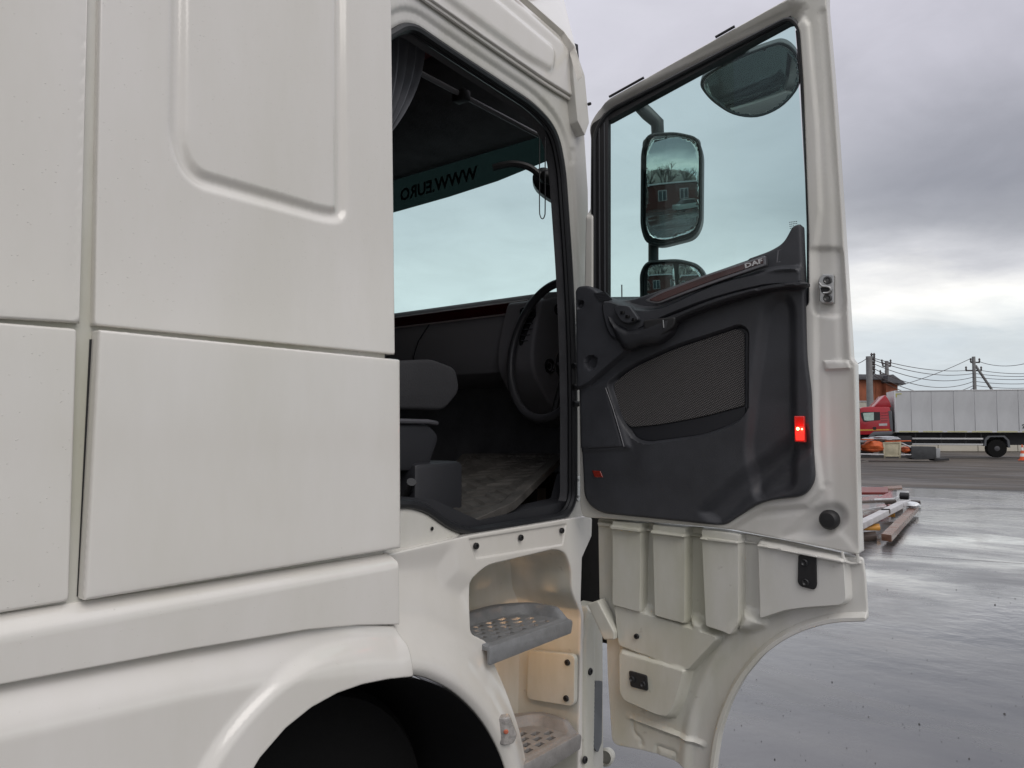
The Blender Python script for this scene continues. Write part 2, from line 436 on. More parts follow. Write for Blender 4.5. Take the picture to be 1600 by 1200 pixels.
def glass_mat(name, tint, refl=.12, dark=False):
    m = bpy.data.materials.new(name); m.use_nodes = True; t = m.node_tree; t.nodes.clear()
    o = t.nodes.new('ShaderNodeOutputMaterial'); mx = t.nodes.new('ShaderNodeMixShader'); tr = t.nodes.new('ShaderNodeBsdfTransparent'); gl = t.nodes.new('ShaderNodeBsdfGlossy')
    lw = t.nodes.new('ShaderNodeLayerWeight'); pw = t.nodes.new('ShaderNodeMath'); pw.operation = 'POWER'; pw.inputs[1].default_value = 5; t.links.new(lw.outputs['Facing'], pw.inputs[0]); lw.inputs['Blend'].default_value = .5
    fr = t.nodes.new('ShaderNodeMath'); fr.operation = 'MULTIPLY_ADD'; fr.inputs[1].default_value = .96; fr.inputs[2].default_value = .04; t.links.new(pw.outputs[0], fr.inputs[0])
    geo = t.nodes.new('ShaderNodeNewGeometry'); n = t.nodes.new('ShaderNodeTexNoise'); n.inputs['Scale'].default_value = 3; n.inputs['Detail'].default_value = 5
    t.links.new(geo.outputs['Position'], n.inputs['Vector'])
    r = t.nodes.new('ShaderNodeValToRGB'); r.color_ramp.elements[0].color = (*[c * .97 for c in tint], 1); r.color_ramp.elements[1].color = (*tint, 1)
    t.links.new(n.outputs['Fac'], r.inputs[0]); t.links.new(r.outputs[0], tr.inputs[0])
    gl.inputs['Roughness'].default_value = .01; gl.inputs[0].default_value = (.9, 1, 1, 1)
    mu = t.nodes.new('ShaderNodeMath'); mu.operation = 'MULTIPLY'; mu.inputs[1].default_value = refl / .04 * .4; mu.use_clamp = True
    t.links.new(fr.outputs[0], mu.inputs[0]); t.links.new(mu.outputs[0], mx.inputs[0]); t.links.new(tr.outputs[0], mx.inputs[1]); t.links.new(gl.outputs[0], mx.inputs[2]); t.links.new(mx.outputs[0], o.inputs[0])
    return m
WHITE = paint_mat('cream_white_paint', (.715, .69, .65), rough=.24, coat=1)
WHITE_IN = paint_mat('door_jamb_paint', (.635, .622, .59), rough=.34, coat=.3, drops=False, dirt=.10)
WHITE_PL = paint_mat('satin_white_plastic', (.655, .645, .61), rough=.40, coat=.05, drops=False, dirt=.17, thr=.69, sscale=26)
BLACK = mat('black_rubber', (.012, .012, .013), .55, bumpd=.0006, bscale=60)
BLACKG = mat('gloss_black', (.008, .008, .009), .2)
SEALM = mat('weather_seal', (.014, .015, .017), .38, bumpd=.0004, bscale=90)
TRIM = mat('charcoal_trim', (.035, .037, .043), .52, bumpd=.0009, bscale=420, var=.3, vscale=7, rvar=.1)
TRIMD = mat('dark_trim', (.020, .021, .025), .5, bumpd=.0009, bscale=420, var=.1)
DASH = mat('dash_plastic', (.18, .175, .185), .55, bumpd=.0008, bscale=300)
DARKIN = mat('cab_lining', (.10, .10, .105), .85, bumpd=.002, bscale=120, var=.3)
DARKRED = mat('headliner_cloth', (.26, .09, .095), .9, bumpd=.002, bscale=160, var=.2)
WOOD = mat('burgundy_veneer', (.035, .002, .003), .2, coat=.4, var=.6, vscale=3, stretch=(1, 1, 12))
CHROME = mat('satin_chrome', (.42, .42, .42), .28, metal=1)
GALV = mat('zinc_plate', (.50, .50, .49), .34, metal=1, rvar=.12, vscale=40, var=.2)
STEPG = mat('step_alloy', (.21, .215, .22), .48, spec=.4, bumpd=.002, bscale=140, var=.16, vscale=30, rvar=.1)
GLASS = glass_mat('tinted_glass', (.86, .968, .955), .05)
WGLASS = glass_mat('windscreen_glass', (.76, .94, .92), .05)
MIRROR = mat('mirror_silver', (.50, .50, .50), .015, metal=1)
HOUSING = mat('mirror_housing', (.018, .022, .024), .42, bumpd=.0006, bscale=200, var=.2)
# ================================================================ THE WHITE LORRY
truck = empty('tractor_unit', (-D - 1.25, 1.4, 0), 'cream white tractor unit filling the left of the photo, driver door wide open', 'lorry')
X3 = Vector((1, 0, 0))
def S(pts, off=0.0): return loc(SIDE, pts, off)
# ---- outer side panels
grv = rp(S([(281, -140), (278, 222), (300, 276), (508, 335), (533, 336), (531, -140)]), [.01, .10, .06, .09, .09, .01], 10)
grv = cat(grv, 1)
wall_h = lambda P: groove(P, grv, .026, .011)
relief('upper_side_panel', SIDE, S([(159, -140), (606, -140), (612, 0), (618, 554), (147, 508), (148, 480)]), WHITE, h=wall_h, step=.014, depth=.03, er=.005, parent=truck, feat=[(grv, tuple(x * .0052 for x in range(-6, 7)), False)])
relief('collar_panel_upper', SIDE, S([(-260, -140), (143, -140), (126, 505), (-260, 482)]), WHITE, h=lambda P: groove(P, S([(152 - 17, -140), (118, 505)]), .008, .003), step=.02, depth=.04, er=.006, parent=truck)
relief('collar_panel_lower', SIDE, rp(S([(-260, 482), (122, 513), (109, 940), (-260, 1003)]), .01), WHITE, step=.03, depth=.04, er=.007, parent=truck)
relief('locker_door', SIDE, rp(S([(150, 515), (621, 562), (622, 856), (127, 938)]), .006), WHITE, base=.014, step=.02, depth=.055, er=.008, parent=truck)
tl = S([(0, 965), (620, 866)])
sl_poly = S([(-260, 1006), (0, 964), (300, 917), (617, 866), (623, 873), (624, 976), (560, 977), (480, 984), (300, 1014), (0, 1070), (-260, 1120)], .015)
relief('lower_sill_panel', SIDE, sl_poly, WHITE, h=lambda P: -.03 * (1 - sm(ld(P, S([(-260, 1006), (0, 964), (620, 864)], .015)) / .035)), base=.017, step=.012, depth=.06, er=.004, parent=truck)
# dark gap and backing behind the joints
MB().box(.02, 1.43, 1.2, 4.6, -.05, -.019, SIDE).build('backing_sheet', WHITE_PL, truck)
MB().prism(S([(141, 530), (150, 530), (132, 932), (121, 932)], -.015), -.030, -.0165, SIDE).build('locker_gap_strip', BLACK, truck)  # black strip fills the gap, its darkness put into the colour
MB().prism(S([(-260, 1000), (622, 880), (624, 985), (480, 1000), (300, 1035), (-260, 1150)], -.05), -.11, -.09, SIDE).build('wing_backing', WHITE_PL, truck)
# ---- rear wing with its crease
wing = S([(-260, 1085), (0, 1044), (300, 996), (480, 976), (560, 976), (626, 980), (637, 1008), (640, 1056), (600, 1060), (560, 1068), (520, 1082), (480, 1104), (440, 1136), (400, 1182), (366, 1240), (330, 1330), (-260, 1430)], .03)
topl = S([(-260, 1085), (0, 1044), (300, 996), (480, 976), (560, 976), (623, 980)], .03)
arch = cat(S([(300, 1420), (330, 1330), (366, 1240), (400, 1182), (440, 1136), (480, 1104), (520, 1082), (560, 1068), (600, 1060), (640, 1056), (672, 1062), (710, 1082), (745, 1115), (770, 1152), (789, 1196), (800, 1250), (806, 1330)], .03), 6)
def wing_h(P):
    d = ld(P, topl); a = ld(P, arch)
    ya_, yb_ = hit(SIDE, 330, 1010, .03)[0], hit(SIDE, 622, 980, .03)[0]
    q = np.clip(1 - d / .125, 0, 1); q = .5 * (q + sm(q)) * q ** .15
    return -.062 * q * (1 - .68 * sm((P[:, 0] - ya_) / (yb_ - ya_))) + .018 * (1 - sm((a - .085) / .035)) * sm(d / .1)
relief('rear_wing', SIDE, wing, WHITE, h=wing_h, base=.03, step=.010, depth=.10, er=.006, parent=truck)
# ---- step housing: from the sill of the door opening to the front wheel arch
cav = rp(S([(736, 990), (737, 906), (760, 884), (868, 858), (884, 864), (893, 890), (894, 926), (908, 960), (905, 1110), (903, 1290), (838, 1290), (824, 1215), (813, 1150), (802, 1112), (790, 1076), (773, 1036), (762, 1003)], -.02), [.02, .02, .05, .03, .03, .02, .03, .02, .02, .02, .02, .03, .03, .03, .03, .01, .02], 5)
hous = S([(600, 868), (735, 836), (915, 806), (926, 809), (925, 838), (910, 872), (908, 940), (913, 960), (912, 1300), (836, 1400)], -.02) + [p for p in arch[::-1] if p[0] > hit(SIDE, 626, 1000, .03)[0]] + S([(616, 1030), (606, 980), (600, 960)], .0)
creasel = S([(622, 985), (690, 1008), (740, 1050), (775, 1110), (800, 1190)], -.02)
def hous_h(P):
    a = ld(P, arch)
    z = .058 * (1 - sm((a - .03) / .14))
    z = z - .012 * (1 - sm(a / .02))
    pl = S([(733, 843), (885, 819), (880, 851), (744, 873)], -.02)
    z = z - .006 * bump(P, pl, .008)
    z = z - .015 * bump(P, S([(540, 880), (700, 865), (706, 905), (735, 915), (735, 1100), (540, 1100)], -.02), .09) * sm((a - .16) / .12)
    return z
relief('step_housing', SIDE, hous, WHITE, holes=[cav], h=hous_h, base=-.02, step=.009, depth=.05, er=.006, parent=truck, feat=[fe(S([(733, 843), (885, 819), (880, 851), (744, 873)], -.02), .008)])
well('step_recess', SIDE, cav, -.03, -.30, WHITE_PL, truck, draft=.01, rnd=.05)
for u, v in ((743, 853), (813, 840), (877, 829)): disc(SIDE, u, v, .0105, -.022, 'screw', BLACK, truck, .008)
disc(SIDE, 675, 826, .006, -.048, 'screw_hole', BLACKG, truck, .002)
# panel on the recess's inner wall between the steps
FWY = hit(SIDE, 904, 1060, -.02)[0]
FWF = frame((0, FWY - .022, 0), (1, 0, 0), (0, 0, 1))
pan = rp(loc(FWF, [(826, 1016), (899, 1023), (898, 1104), (824, 1092)]), .025)
relief('recess_cover', FWF, pan, WHITE_PL, base=.004, step=.03, depth=.02, er=.003, parent=truck)
for u, v in ((887, 1035), (885, 1091)): disc(FWF, u, v, .011, .004, 'screw', BLACK, truck, .008)
# ---- lower corner panel forward of the steps
corner = rp(S([(914, 948), (930, 940), (942, 985), (944, 1300), (905, 1300), (906, 1000)], -.03), .012)
slot = rp(S([(932, 1062), (943, 1060), (943, 1160), (932, 1182), (927, 1172), (928, 1075)], -.03), .01)
relief('corner_panel', SIDE, corner, WHITE_PL, h=lambda P: .02 * bump(P, S([(913, 950), (926, 950), (921, 1300), (905, 1300), (907, 1000)], -.03), .02), base=-.03, step=.008, depth=.05, er=.005, parent=truck)
for u, v in ((921, 1049), (913, 1187)): disc(SIDE, u, v, .013, -.012, 'screw', BLACK, truck, .008)
MB().prism(rp(S([(931, 1064), (941, 1064), (940, 1160), (934, 1176), (928, 1168), (928, 1078)], -.02), .008), -.03, -.019, SIDE).build('slot_cover', mat('grey_underlay', (.16, .17, .18), .6, var=.3), truck)
MB().lathe(onw(SIDE, 950, 1180, -.10), (.3, -.9, .2), [(.030, 0), (.034, .05), (.026, .06), (.024, .02), (.001, .018)], 24).build('cable_conduit', WHITE_PL, truck)
MB().box(-2.2, -1.665, 2.78, 2.82, .85, 1.55).build('gap_dark_panel', BLACK, truck)  # black panel added so the gap by the door shows dark
# inner structure seen in the gap ahead of the recess
g = MB(); g.box(2.42, 2.9, .3, 1.52, -.75, -.55, SIDE); g.box(2.50, 2.56, .7, 1.5, -.5, -.3, SIDE); g.build('chassis_bracket', BLACK, truck)
MB().lathe(onw(SIDE, 918, 905, -.35), (0, 0, 1), [(.04, -.1), (.05, -.09), (.05, .02), (.03, .03), (.03, .1)], 16).build('spring_mount', mat('dark_steel', (.05, .05, .05), .5), truck)
MB().lathe(onw(SIDE, 924, 875, -.30), (1, 0, 0), [(.012, 0), (.012, .03), (.006, .04)], 10).build('bolt', GALV, truck)

# ---- steps
def step(u0, v0, u1, v1, y_lo, nm, z, depth=.27, x_out=-D + .005):
    fr = gz(z)
    a = hit(fr, u0, v0); b = hit(fr, u1, v1)
    ya = max(a[1], 1.0); yb = b[1]
    return ya, yb
def make_step(ya, yb, z, z_lip, material):
    fr = gz(z); xo = -D + .008; xi = -D - .265
    outl = rp([(xo, ya), (xo, yb), (xi + .09, yb + .015), (xi, yb - .10), (xi, ya)], [.012, .03, .05, .06, .02], 5)
    inn = rp([(xo - .035, ya + .02), (xo - .035, yb - .03), (xi + .10, yb - .03), (xi + .045, yb - .12), (xi + .045, ya + .02)], [.02, .03, .04, .04, .02], 5)
    holes = []
    for r_ in range(6):
        for c_ in range(8):
            x = xo - .060 - r_ * .034; y = ya + .040 + c_ * .066 + (r_ % 2) * .033
            w_, h_ = .0105, .019
            q = [(x - w_, y - h_), (x + w_, y - h_), (x + w_, y + h_), (x - w_, y + h_)]
            P = np.array(q); dd = sdf(P, inn)
            if dd.min() > .010: holes.append(rp(q, .003, 2))
    def hh(P): return .034 * (1 - sm(sdf(P, inn) / .02 + .75)) * sm((xo - .012 - P[:, 0]) / .06)
    o = relief('step_tread', fr, outl, material, holes=holes, h=hh, step=.010, depth=.012, er=.0015, parent=truck)
    # front lip
    MB().prism(rp([(ya, z - z_lip), (yb - .01, z - z_lip * .85), (yb, z - .01), (yb - .01, z + .003), (ya + .005, z + .003), (ya, z - .005)], .008), .0, .012, SIDE).build('step_lip', material, truck, bevel=.003)
    return o
y1, y2 = S([(764, 1000), (889, 950)])
make_step(y1[0] - .01, y2[0] + .008, y1[1] * .5 + y2[1] * .5 - .03, .055, STEPG)
y3 = S([(822, 1200), (903, 1130)])
STEPW = mat('worn_step_alloy', (.25, .24, .232), .5, bumpd=.002, bscale=120, var=.2, vscale=22, rvar=.1)
make_step(y3[0][0] - .03, y3[1][0] + .008, y3[1][1] * .7 + y3[0][1] * .3 - .02, .06, STEPW)
MB().box(-D - .25, -D - .02, y3[0][0] - .02, y3[1][0] - .04, y3[1][1] * .7 + y3[0][1] * .3 - .065, y3[1][1] * .7 + y3[0][1] * .3 - .055).build('step_hole_shade', BLACK, truck)  # black sheet added below the tread, puts shade into its holes
STEPZ1 = y1[1] * .5 + y2[1] * .5 - .03
# small warm courtesy lamps over each step
LAMPM = mat('courtesy_lens', (.9, .6, .3), .3, emit=(1, .55, .2), es=6)
for (u, v, off, en) in ((838, 884, -.22, .2), (0, 0, 0, .7)):
    if u: p = onw(SIDE, u, v, off)
    else: p = Vector((-D - .13, y2[0] - .16, STEPZ1 - .035))
    MB().lathe(p, (0, 0, -1), [(.016, -.012), (.016, 0), (.010, .006), (.001, .007)], 14).build('courtesy_lamp', LAMPM, truck)
    ll = bpy.data.lights.new('courtesy_light', 'POINT'); ll.energy = en; ll.color = (1, .60, .32); ll.shadow_soft_size = .015
    lo = bpy.data.objects.new('courtesy_light', ll); C.objects.link(lo); lo.parent = truck; lo.location = p + Vector((0.01, 0, -.03)) - wloc(truck)
# ---- side marker on the arch edge
MK = frame(tuple(onw(SIDE, 788, 1142, .045)), (.75, .66, 0), (0, -.15, 1))
sm_ = rp([(-.035, .04), (.015, .045), (.040, -.02), (.030, -.045), (-.012, -.045), (-.035, .01)], .008)
relief('side_marker_lamp', MK, sm_, mat('smoked_lens', (.36, .34, .32), .12, coat=1, var=.4, vscale=60), h=lambda P: .006 * np.cos(P[:, 0] * 90), step=.008, depth=.02, er=.005, parent=truck)
MB().lathe(MK @ Vector((.005, 0, .006)), MK.to_3x3() @ Vector((0, 0, 1)), [(.008, 0), (.006, .003), (.001, .004)], 12).build('marker_bulb', mat('amber_bulb', (.5, .14, .08), .2), truck)

# ---- wheel well and tyre
wa = MB(); pr = [(p[0], p[1]) for p in arch]
n = len(pr); ac = np.array((1.42, .45)); pr = [tuple(np.array(p) + (ac - np.array(p)) / np.linalg.norm(ac - np.array(p)) * .007) for p in pr]
V = [SIDE @ Vector((x, y, .03)) for x, y in pr] + [SIDE @ Vector((x * 1.0, y, -.75)) for x, y in pr]
wa.add(V, [(i, i + 1, n + i + 1, n + i) for i in range(n - 1)]); wa.box(.62, 2.2, .1, .95, -.78, -.74, SIDE); wa.build('wheel_well', BLACK, truck, recalc=False)
TYRE = mat('tyre_rubber', (.006, .006, .006), .85, spec=.2, bumpd=.003, bscale=40)
wc = Vector((-D - .42, 1.36, .50))
MB().lathe(wc, (1, 0, 0), [(.30, -.15), (.46, -.15), (.495, -.12), (.50, -.02), (.50, .05), (.495, .12), (.47, .155), (.31, .15)], 48).build('tyre', TYRE, truck)
MB().lathe(wc, (1, 0, 0), [(.30, .14), (.28, .12), (.27, .0), (.12, .05), (.11, .14), (.0005, .15)], 32).build('rim', GALV, truck)

# ---- door opening frame
opening = rp(S([(598, 62), (640, 37), (700, 78), (834, 166), (868, 204), (880, 262), (893, 450), (898, 600), (898, 782), (884, 808), (735, 833), (702, 821), (668, 795), (640, 787), (596, 790)], -.05),
             [.03, .05, .1, .1, .08, .1, .2, .2, .05, .04, .06, .05, .05, .03, .01], 6)
jamb = S([(560, -70), (655, -4), (780, 84), (896, 162), (908, 190), (915, 300), (917, 450), (916, 806), (735, 838), (606, 868), (560, 872)], -.05)
def jamb_h(P):
    d = -sdf(P, opening)
    z = -.010 * (1 - sm(d / .025)) + .012 * sm((d - .040) / .022) * sm((P[:, 1] - 1.65) / .1)
    z = z - .004 * bump(P, rp(S([(888, 234), (894, 234), (894, 256), (888, 256)], -.05), .004), .004)
    return z
relief('door_opening_frame', SIDE, jamb, WHITE_IN, holes=[opening], h=jamb_h, base=-.05, step=.010, depth=.06, er=.004, parent=truck, feat=[(opening, (-.012, -.018, -.025, -.040, -.045, -.050, -.055, -.062), True)])
op3 = [SIDE @ Vector((x, y, -.052)) for x, y in dens(opening, .03)]
MB().tube(op3, .0135, 8, closed=True, up=(1, 0, 0)).build('door_seal', SEALM, truck)
op4 = []
q = np.array(dens(opening, .03)); t_ = np.roll(q, -1, 0) - np.roll(q, 1, 0); t_ /= np.linalg.norm(t_, axis=1)[:, None]; nn = np.stack([-t_[:, 1], t_[:, 0]], 1)
area = .5 * np.sum(q[:, 0] * np.roll(q[:, 1], -1) - np.roll(q[:, 0], -1) * q[:, 1]); sg = 1 if area > 0 else -1
q2 = q + nn * sg * .003
MB().tube([SIDE @ Vector((x, y, -.066)) for x, y in q2], .012, 8, closed=True, up=(1, 0, 0)).build('inner_seal', SEALM, truck)
q3 = q + nn * sg * .004
n = len(q); P3 = [SIDE @ Vector((x, y, -.055)) for x, y in q3] + [SIDE @ Vector((x, y, -.115)) for x, y in q3] + [SIDE @ Vector((x, y, -.16)) for x, y in q - nn * sg * .08]
MB().add(P3, [(i, (i + 1) % n, n + (i + 1) % n, n + i) for i in range(n)] + [(n + i, n + (i + 1) % n, 2 * n + (i + 1) % n, 2 * n + i) for i in range(n)]).build('opening_lining', DARKIN, truck, recalc=False)
# left bottom corner stamping beside the locker
# ---- roof rail, fairing and flap
ga, gb = onw(SIDE, 560, -72, -.03), onw(SIDE, 903, 168, -.03)
path = [onw(SIDE, u, v, -.03) for u, v in cat([(560, -72), (655, -6), (760, 68), (850, 130), (893, 157), (903, 168), (906, 182)], 4)]
MB().tube(path, .007, 8).build('rain_gutter', WHITE, truck)
MB().tube([p + Vector((-.004, 0, .016)) for p in path], .009, 8).build('roof_seal', BLACK, truck)
fair = S([(560, -82), (655, -14), (760, 60), (850, 122), (895, 150), (899, 74), (882, 52), (823, 0), (740, -70), (600, -190), (560, -220)], -.015)
crl = S([(560, -220), (740, -70), (823, 0), (882, 52), (899, 74)], -.015)
FBP = rp(S([(560, -100), (680, -14), (820, 88), (862, 112), (866, 78), (760, -10), (620, -130), (560, -170)], -.015), .03)
def fair_h(P):
    z = -.05 * (1 - sm(ld(P, crl) / .05)) * .4
    return z + .012 * bump(P, rp(S([(560, -100), (680, -14), (820, 88), (862, 112), (866, 78), (760, -10), (620, -130), (560, -170)], -.015), .03), .03)
relief('roof_fairing', SIDE, fair, WHITE, h=fair_h, base=-.015, step=.012, depth=.05, er=.006, parent=truck, feat=[fe(FBP, .03)])
RC = frame(tuple(onw(SIDE, 860, 33, -.02)), (0.02, 1, -.05), (-.55, 0, 1))
relief('roof_corner', RC, loc(RC, [(560, -225), (740, -72), (823, -2), (882, 50), (899, 73), (912, 118), (897, 62), (882, 0), (860, -60), (800, -150), (700, -260)]), WHITE, step=.02, depth=.03, er=.004, parent=truck)
flap = S([(894, 70), (901, 80), (914, 118), (921, 192), (914, 212), (903, 190), (896, 120)], .0)
relief('fairing_flap', SIDE, rp(flap, .006), WHITE_IN, base=.0, step=.01, depth=.05, er=.004, parent=truck)
MB().prism(S([(888, 68), (897, 72), (901, 130), (909, 205), (899, 165), (893, 130), (895, 90)], -.03), -.06, -.012, SIDE).build('flap_gap_strip', BLACK, truck)  # dark gap behind the flap, put in as a black piece
disc(SIDE, 919, 163, .006, .0, 'rivet', BLACK, truck, .012)
# ---- hinges on the A pillar
for v0, v1 in ((500, 558), (742, 782)):
    h_ = frame(tuple(onw(SIDE, 903, (v0 + v1) / 2, -.045)), (.35, 1, 0), (0, 0, 1))
    hp = rp(loc(h_, [(898, v0 + 4), (908, v0), (909, v1), (903, v1 + 2), (897, v1 - 12)]), .004)
    hg = relief('hinge', h_, hp, GALV, step=.01, depth=.012, er=.002, parent=truck)
    for v in (v0 + 8, v1 - 6): disc(h_, 903, v, .0055, .001, 'hinge_bolt', GALV, hg, .006)
for v in (572, 605, 631): MB().lathe(onw(SIDE, 902, v, -.03), (.3, 1, 0), [(.011, -.02), (.012, 0), (.008, .012), (.001, .014)], 12).build('buffer', BLACK, truck)
# ---- cab shell (dark inside)
FX = -D - 2.48; WSY = 3.2; RZ = 3.5
FLR = frame((-D, 1.8, 1.415), (0, 1, .20), (-1, 0, 0))
MB().prism([(FX, .6), (-D - .06, .6), (-D - .06, 2.3), (-2.3, 3.2), (FX, 3.2)], RZ, RZ + .03, gz(0)).build('headliner', DARKRED, truck)
MB().box(FX, -D - .02, .56, .60, 1.2, RZ).build('rear_bulkhead', DARKIN, truck)
MB().box(FX - .04, FX, .56, 3.25, .9, RZ + .05).build('far_side_wall', DARKIN, truck)
MB().prism([(FX, .56), (-1.96, .56), (-1.96, 2.8), (-2.2, 3.15), (FX, 3.15)], 1.20, 1.24, gz(0)).build('cab_underfloor', DARKIN, truck); MB().box(-1.97, -D - .09, 1.3, 2.45, 1.375, 1.395).build('cab_floor', DARKIN, truck)
MB().box(-D - .085, -D - .065, .60, 1.12, 1.2, RZ).build('side_lining', DARKIN, truck)
MB().box(-D - .115, -D - .10, 1.1, 2.34, 3.02, 3.2).build('side_lining', DARKIN, truck)
WSF = frame((0, WSY, 0), (1, 0, 0), (0, 0, 1))
wsh = rp([(FX + .12, 2.0), (-2.225, 2.0), (-2.225, 3.36), (FX + .14, 3.36)], .06)
MB().prism([(-1.66, 2.44), (-1.68, 2.44), (-2.215, 3.19), (-2.19, 3.19)], .9, 3.12, gz(0)).build('corner_pillar', WHITE, truck)
relief('windscreen_surround', WSF, [(FX, 1.0), (-2.185, 1.0), (-2.185, 3.42), (FX, 3.42)], DARKIN, holes=[wsh], step=.1, depth=.06, er=.01, parent=truck)
MB().box(FX, -2.2, 3.26, 3.3, 1.0, 2.2).build('front_panel', WHITE, truck)
ws = MB(); nx = 14
V = []; F = []
for i in range(nx + 1):
    s = i / nx; x = FX + .06 + 1.85 * s; y = WSY + .03 + .10 * math.sin(math.pi * s)
    V += [(x, y, 1.95), (x, y, 3.45)]
for i in range(nx): F.append((2 * i, 2 * i + 2, 2 * i + 3, 2 * i + 1))
wind = ws.add(V, F).build('windscreen', WGLASS, truck)
# tinted sun strip with the web address, read from behind
VIS = frame((0, WSY - .03, 0), (1, 0, 0), (0, 0, 1))
vpoly = loc(VIS, [(560, 346), (622, 330), (700, 308), (777, 283), (868, 246), (895, 236), (895, 190), (760, 232), (622, 262), (560, 280)])
STRIP = glass_mat('green_sun_strip', (.105, .135, .13), .03)
MB().prism(vpoly, -.002, .002, VIS).build('sun_strip', STRIP, truck)
STK = mat('strip_letters', (.02, .028, .027), .8)
x1_, z1_ = hit(VIS, 748, 280); x0_, z0_ = hit(VIS, 626, 316)
M = Matrix.Translation((x1_, WSY - .045, z1_)) @ Matrix(((-1, 0, 0, 0), (0, 0, 1, 0), (0, 1, 0, 0), (0, 0, 0, 1))) @ Matrix.Rotation(math.atan2(z0_ - z1_, x1_ - x0_), 4, 'Z')
text_mesh('strip_lettering', 'WWW.EURO', .105, M, STK, truck, ext=.0005, bold=.003)
# ---- overhead console and shelf
ov = [(2.55, 3.38), (2.50, 3.46), (2.50, RZ), (3.16, RZ), (3.16, 3.27), (3.0, 3.24), (2.8, 3.28)]
FXF = frame((0, 0, 0), (0, 1, 0), (0, 0, 1))
MB().prism(ov, FX, -2.19, FXF).build('overhead_console', DARKIN, truck, bevel=.012)
MB().tube([Vector((-1.9, 1.45, 2.995)), Vector((-1.9, 2.52, 2.97))], .010, 8).build('curtain_rail', mat('grey_rail', (.16, .16, .17), .5), truck)
MB().box(-.03, .03, -.02, .02, -.02, .02, Matrix.Translation((-1.9, 2.04, 2.975))).build('rail_clip', BLACK, truck, bevel=.006)
# curtain at the back of the opening
cu = []; F = []
ns, nz = 40, 14
for j in range(nz + 1):
    tz = j / nz; z = 3.06 - tz * .42
    for i in range(ns + 1):
        s = i / ns; wd = .22 * (1 - tz ** 1.6 * .8)
        cu.append((-D - .19 + .012 * math.sin(s * 34), 1.52 + s * wd + .02 * math.sin(tz * 3), z))
for j in range(nz):
    for i in range(ns): a = j * (ns + 1) + i; F.append((a, a + 1, a + ns + 2, a + ns + 1))
mk('curtain', cu, F, mat('grey_curtain', (.13, .135, .15), .9, var=.2), truck, recalc=False)
# ---- dashboard
DY, DZ = .37, .085
prof = [(2.86, 2.16), (2.84, 2.28), (2.60, 2.315), (2.515, 2.30), (2.485, 2.27), (2.47, 2.20), (2.43, 2.02), (2.46, 1.93), (2.58, 1.90), (2.86, 1.86)]
prof = [(a + DY, b + DZ) for a, b in prof]
MB().prism(prof, FX, -2.12, FXF).build('dashboard', DASH, truck, bevel=.008)
vp = [(a + DY, b + DZ) for a, b in [(2.484, 2.262), (2.474, 2.215), (2.466, 2.216), (2.476, 2.264)]]
MB().prism(vp, FX + .1, -2.22, FXF).build('veneer_strip', WOOD, truck)
for z_, y_ in ((2.267, 2.479), (2.208, 2.466)):
    MB().tube([Vector((FX + .1, y_ + DY, z_ + DZ)), Vector((-2.22, y_ + DY, z_ + DZ))], .004, 6).build('chrome_line', mat('dull_silver_line', (.35, .30, .30), .4), truck)
MB().tube([Vector((-2.86, 2.466 + DY, 2.21 + DZ)), Vector((-2.92, 2.442 + DY, 2.12 + DZ)), Vector((-2.94, 2.424 + DY, 2.03 + DZ)), Vector((-2.92, 2.45 + DY, 1.93 + DZ))], .003, 5).build('dash_joint', BLACKG, truck)
MB().box(FX, -2.15, 3.10, 3.14, 1.18, 2.05).build('footwell_wall', DARKIN, truck)
# dash end beside the door
off = -.515
end = rp(S([(846, 468), (868, 461), (886, 459), (900, 466), (900, 668), (878, 655), (848, 612), (832, 575), (832, 540), (839, 500)], off), [.02, .02, .01, .02, .02, .03, .05, .04, .04, .03])
ep = relief('dash_end', SIDE, end, DASH, h=lambda P: -.004 * (ld(P, S([(845, 590), (905, 600)], off)) < .004), base=off, step=.012, depth=.20, er=.018, parent=truck)
for u, v, r_ in ((871, 484, .026), (858, 572, .034)):
    o = onw(SIDE, u, v, off); MB().lathe(o, X3, [(r_, -.002), (r_, .008), (r_ * .8, .010), (r_ * .66, .001), (r_ * .62, -.004), (r_ * .3, .002), (.0005, .003)], 24).build('speaker_ring', BLACKG, ep)
vent = frame(tuple(onw(SIDE, 824, 512, -.56)), (.9, .43, 0), (0, .12, 1))
vv = rp(loc(vent, [(812, 482), (836, 474), (838, 500), (828, 538), (811, 540)]), .008)
ve = relief('air_vent', vent, vv, BLACKG, step=.02, depth=.05, er=.004, parent=truck)
for i in range(6):
    a, b = hit(vent, 824, 488 + i * 9)
    MB().box(a - .028, a + .028, b - .002, b + .002, 0, .010, vent).build('vent_slat', TRIMD, ve)
# ---- steering wheel
wcn = at_depth(860, 546, 3.25); Rw = .30
ti = R(12)
e1 = Vector((1, -.32, 0)).normalized(); e2 = Vector((0, math.sin(ti), math.cos(ti)))
ring = [wcn + e1 * math.cos(a) * Rw + e2 * math.sin(a) * Rw for a in [2 * math.pi * i / 64 for i in range(64)]]
sw = MB().tube(ring, .0185, 12, closed=True).build('steering_wheel', mat('wheel_leather', (.05, .05, .055), .35, bumpd=.0008, bscale=260), truck)
nrm = e1.cross(e2)
hb = wcn + Vector((.02, .10, -.04))
sp = MB(); sp.lathe(hb, nrm, [(.08, -.03), (.085, 0), (.06, .02), (.001, .025)], 20)
for a in (R(345), R(15), R(285)): sp.tube([hb, wcn + e1 * math.cos(a) * Rw + e2 * math.sin(a) * Rw], .014, 8)
sp.build('wheel_spokes', BLACK, sw)
MB().tube([hb, hb + Vector((.0, .22, -.35))], .05, 12).build('steering_column', DARKIN, truck)
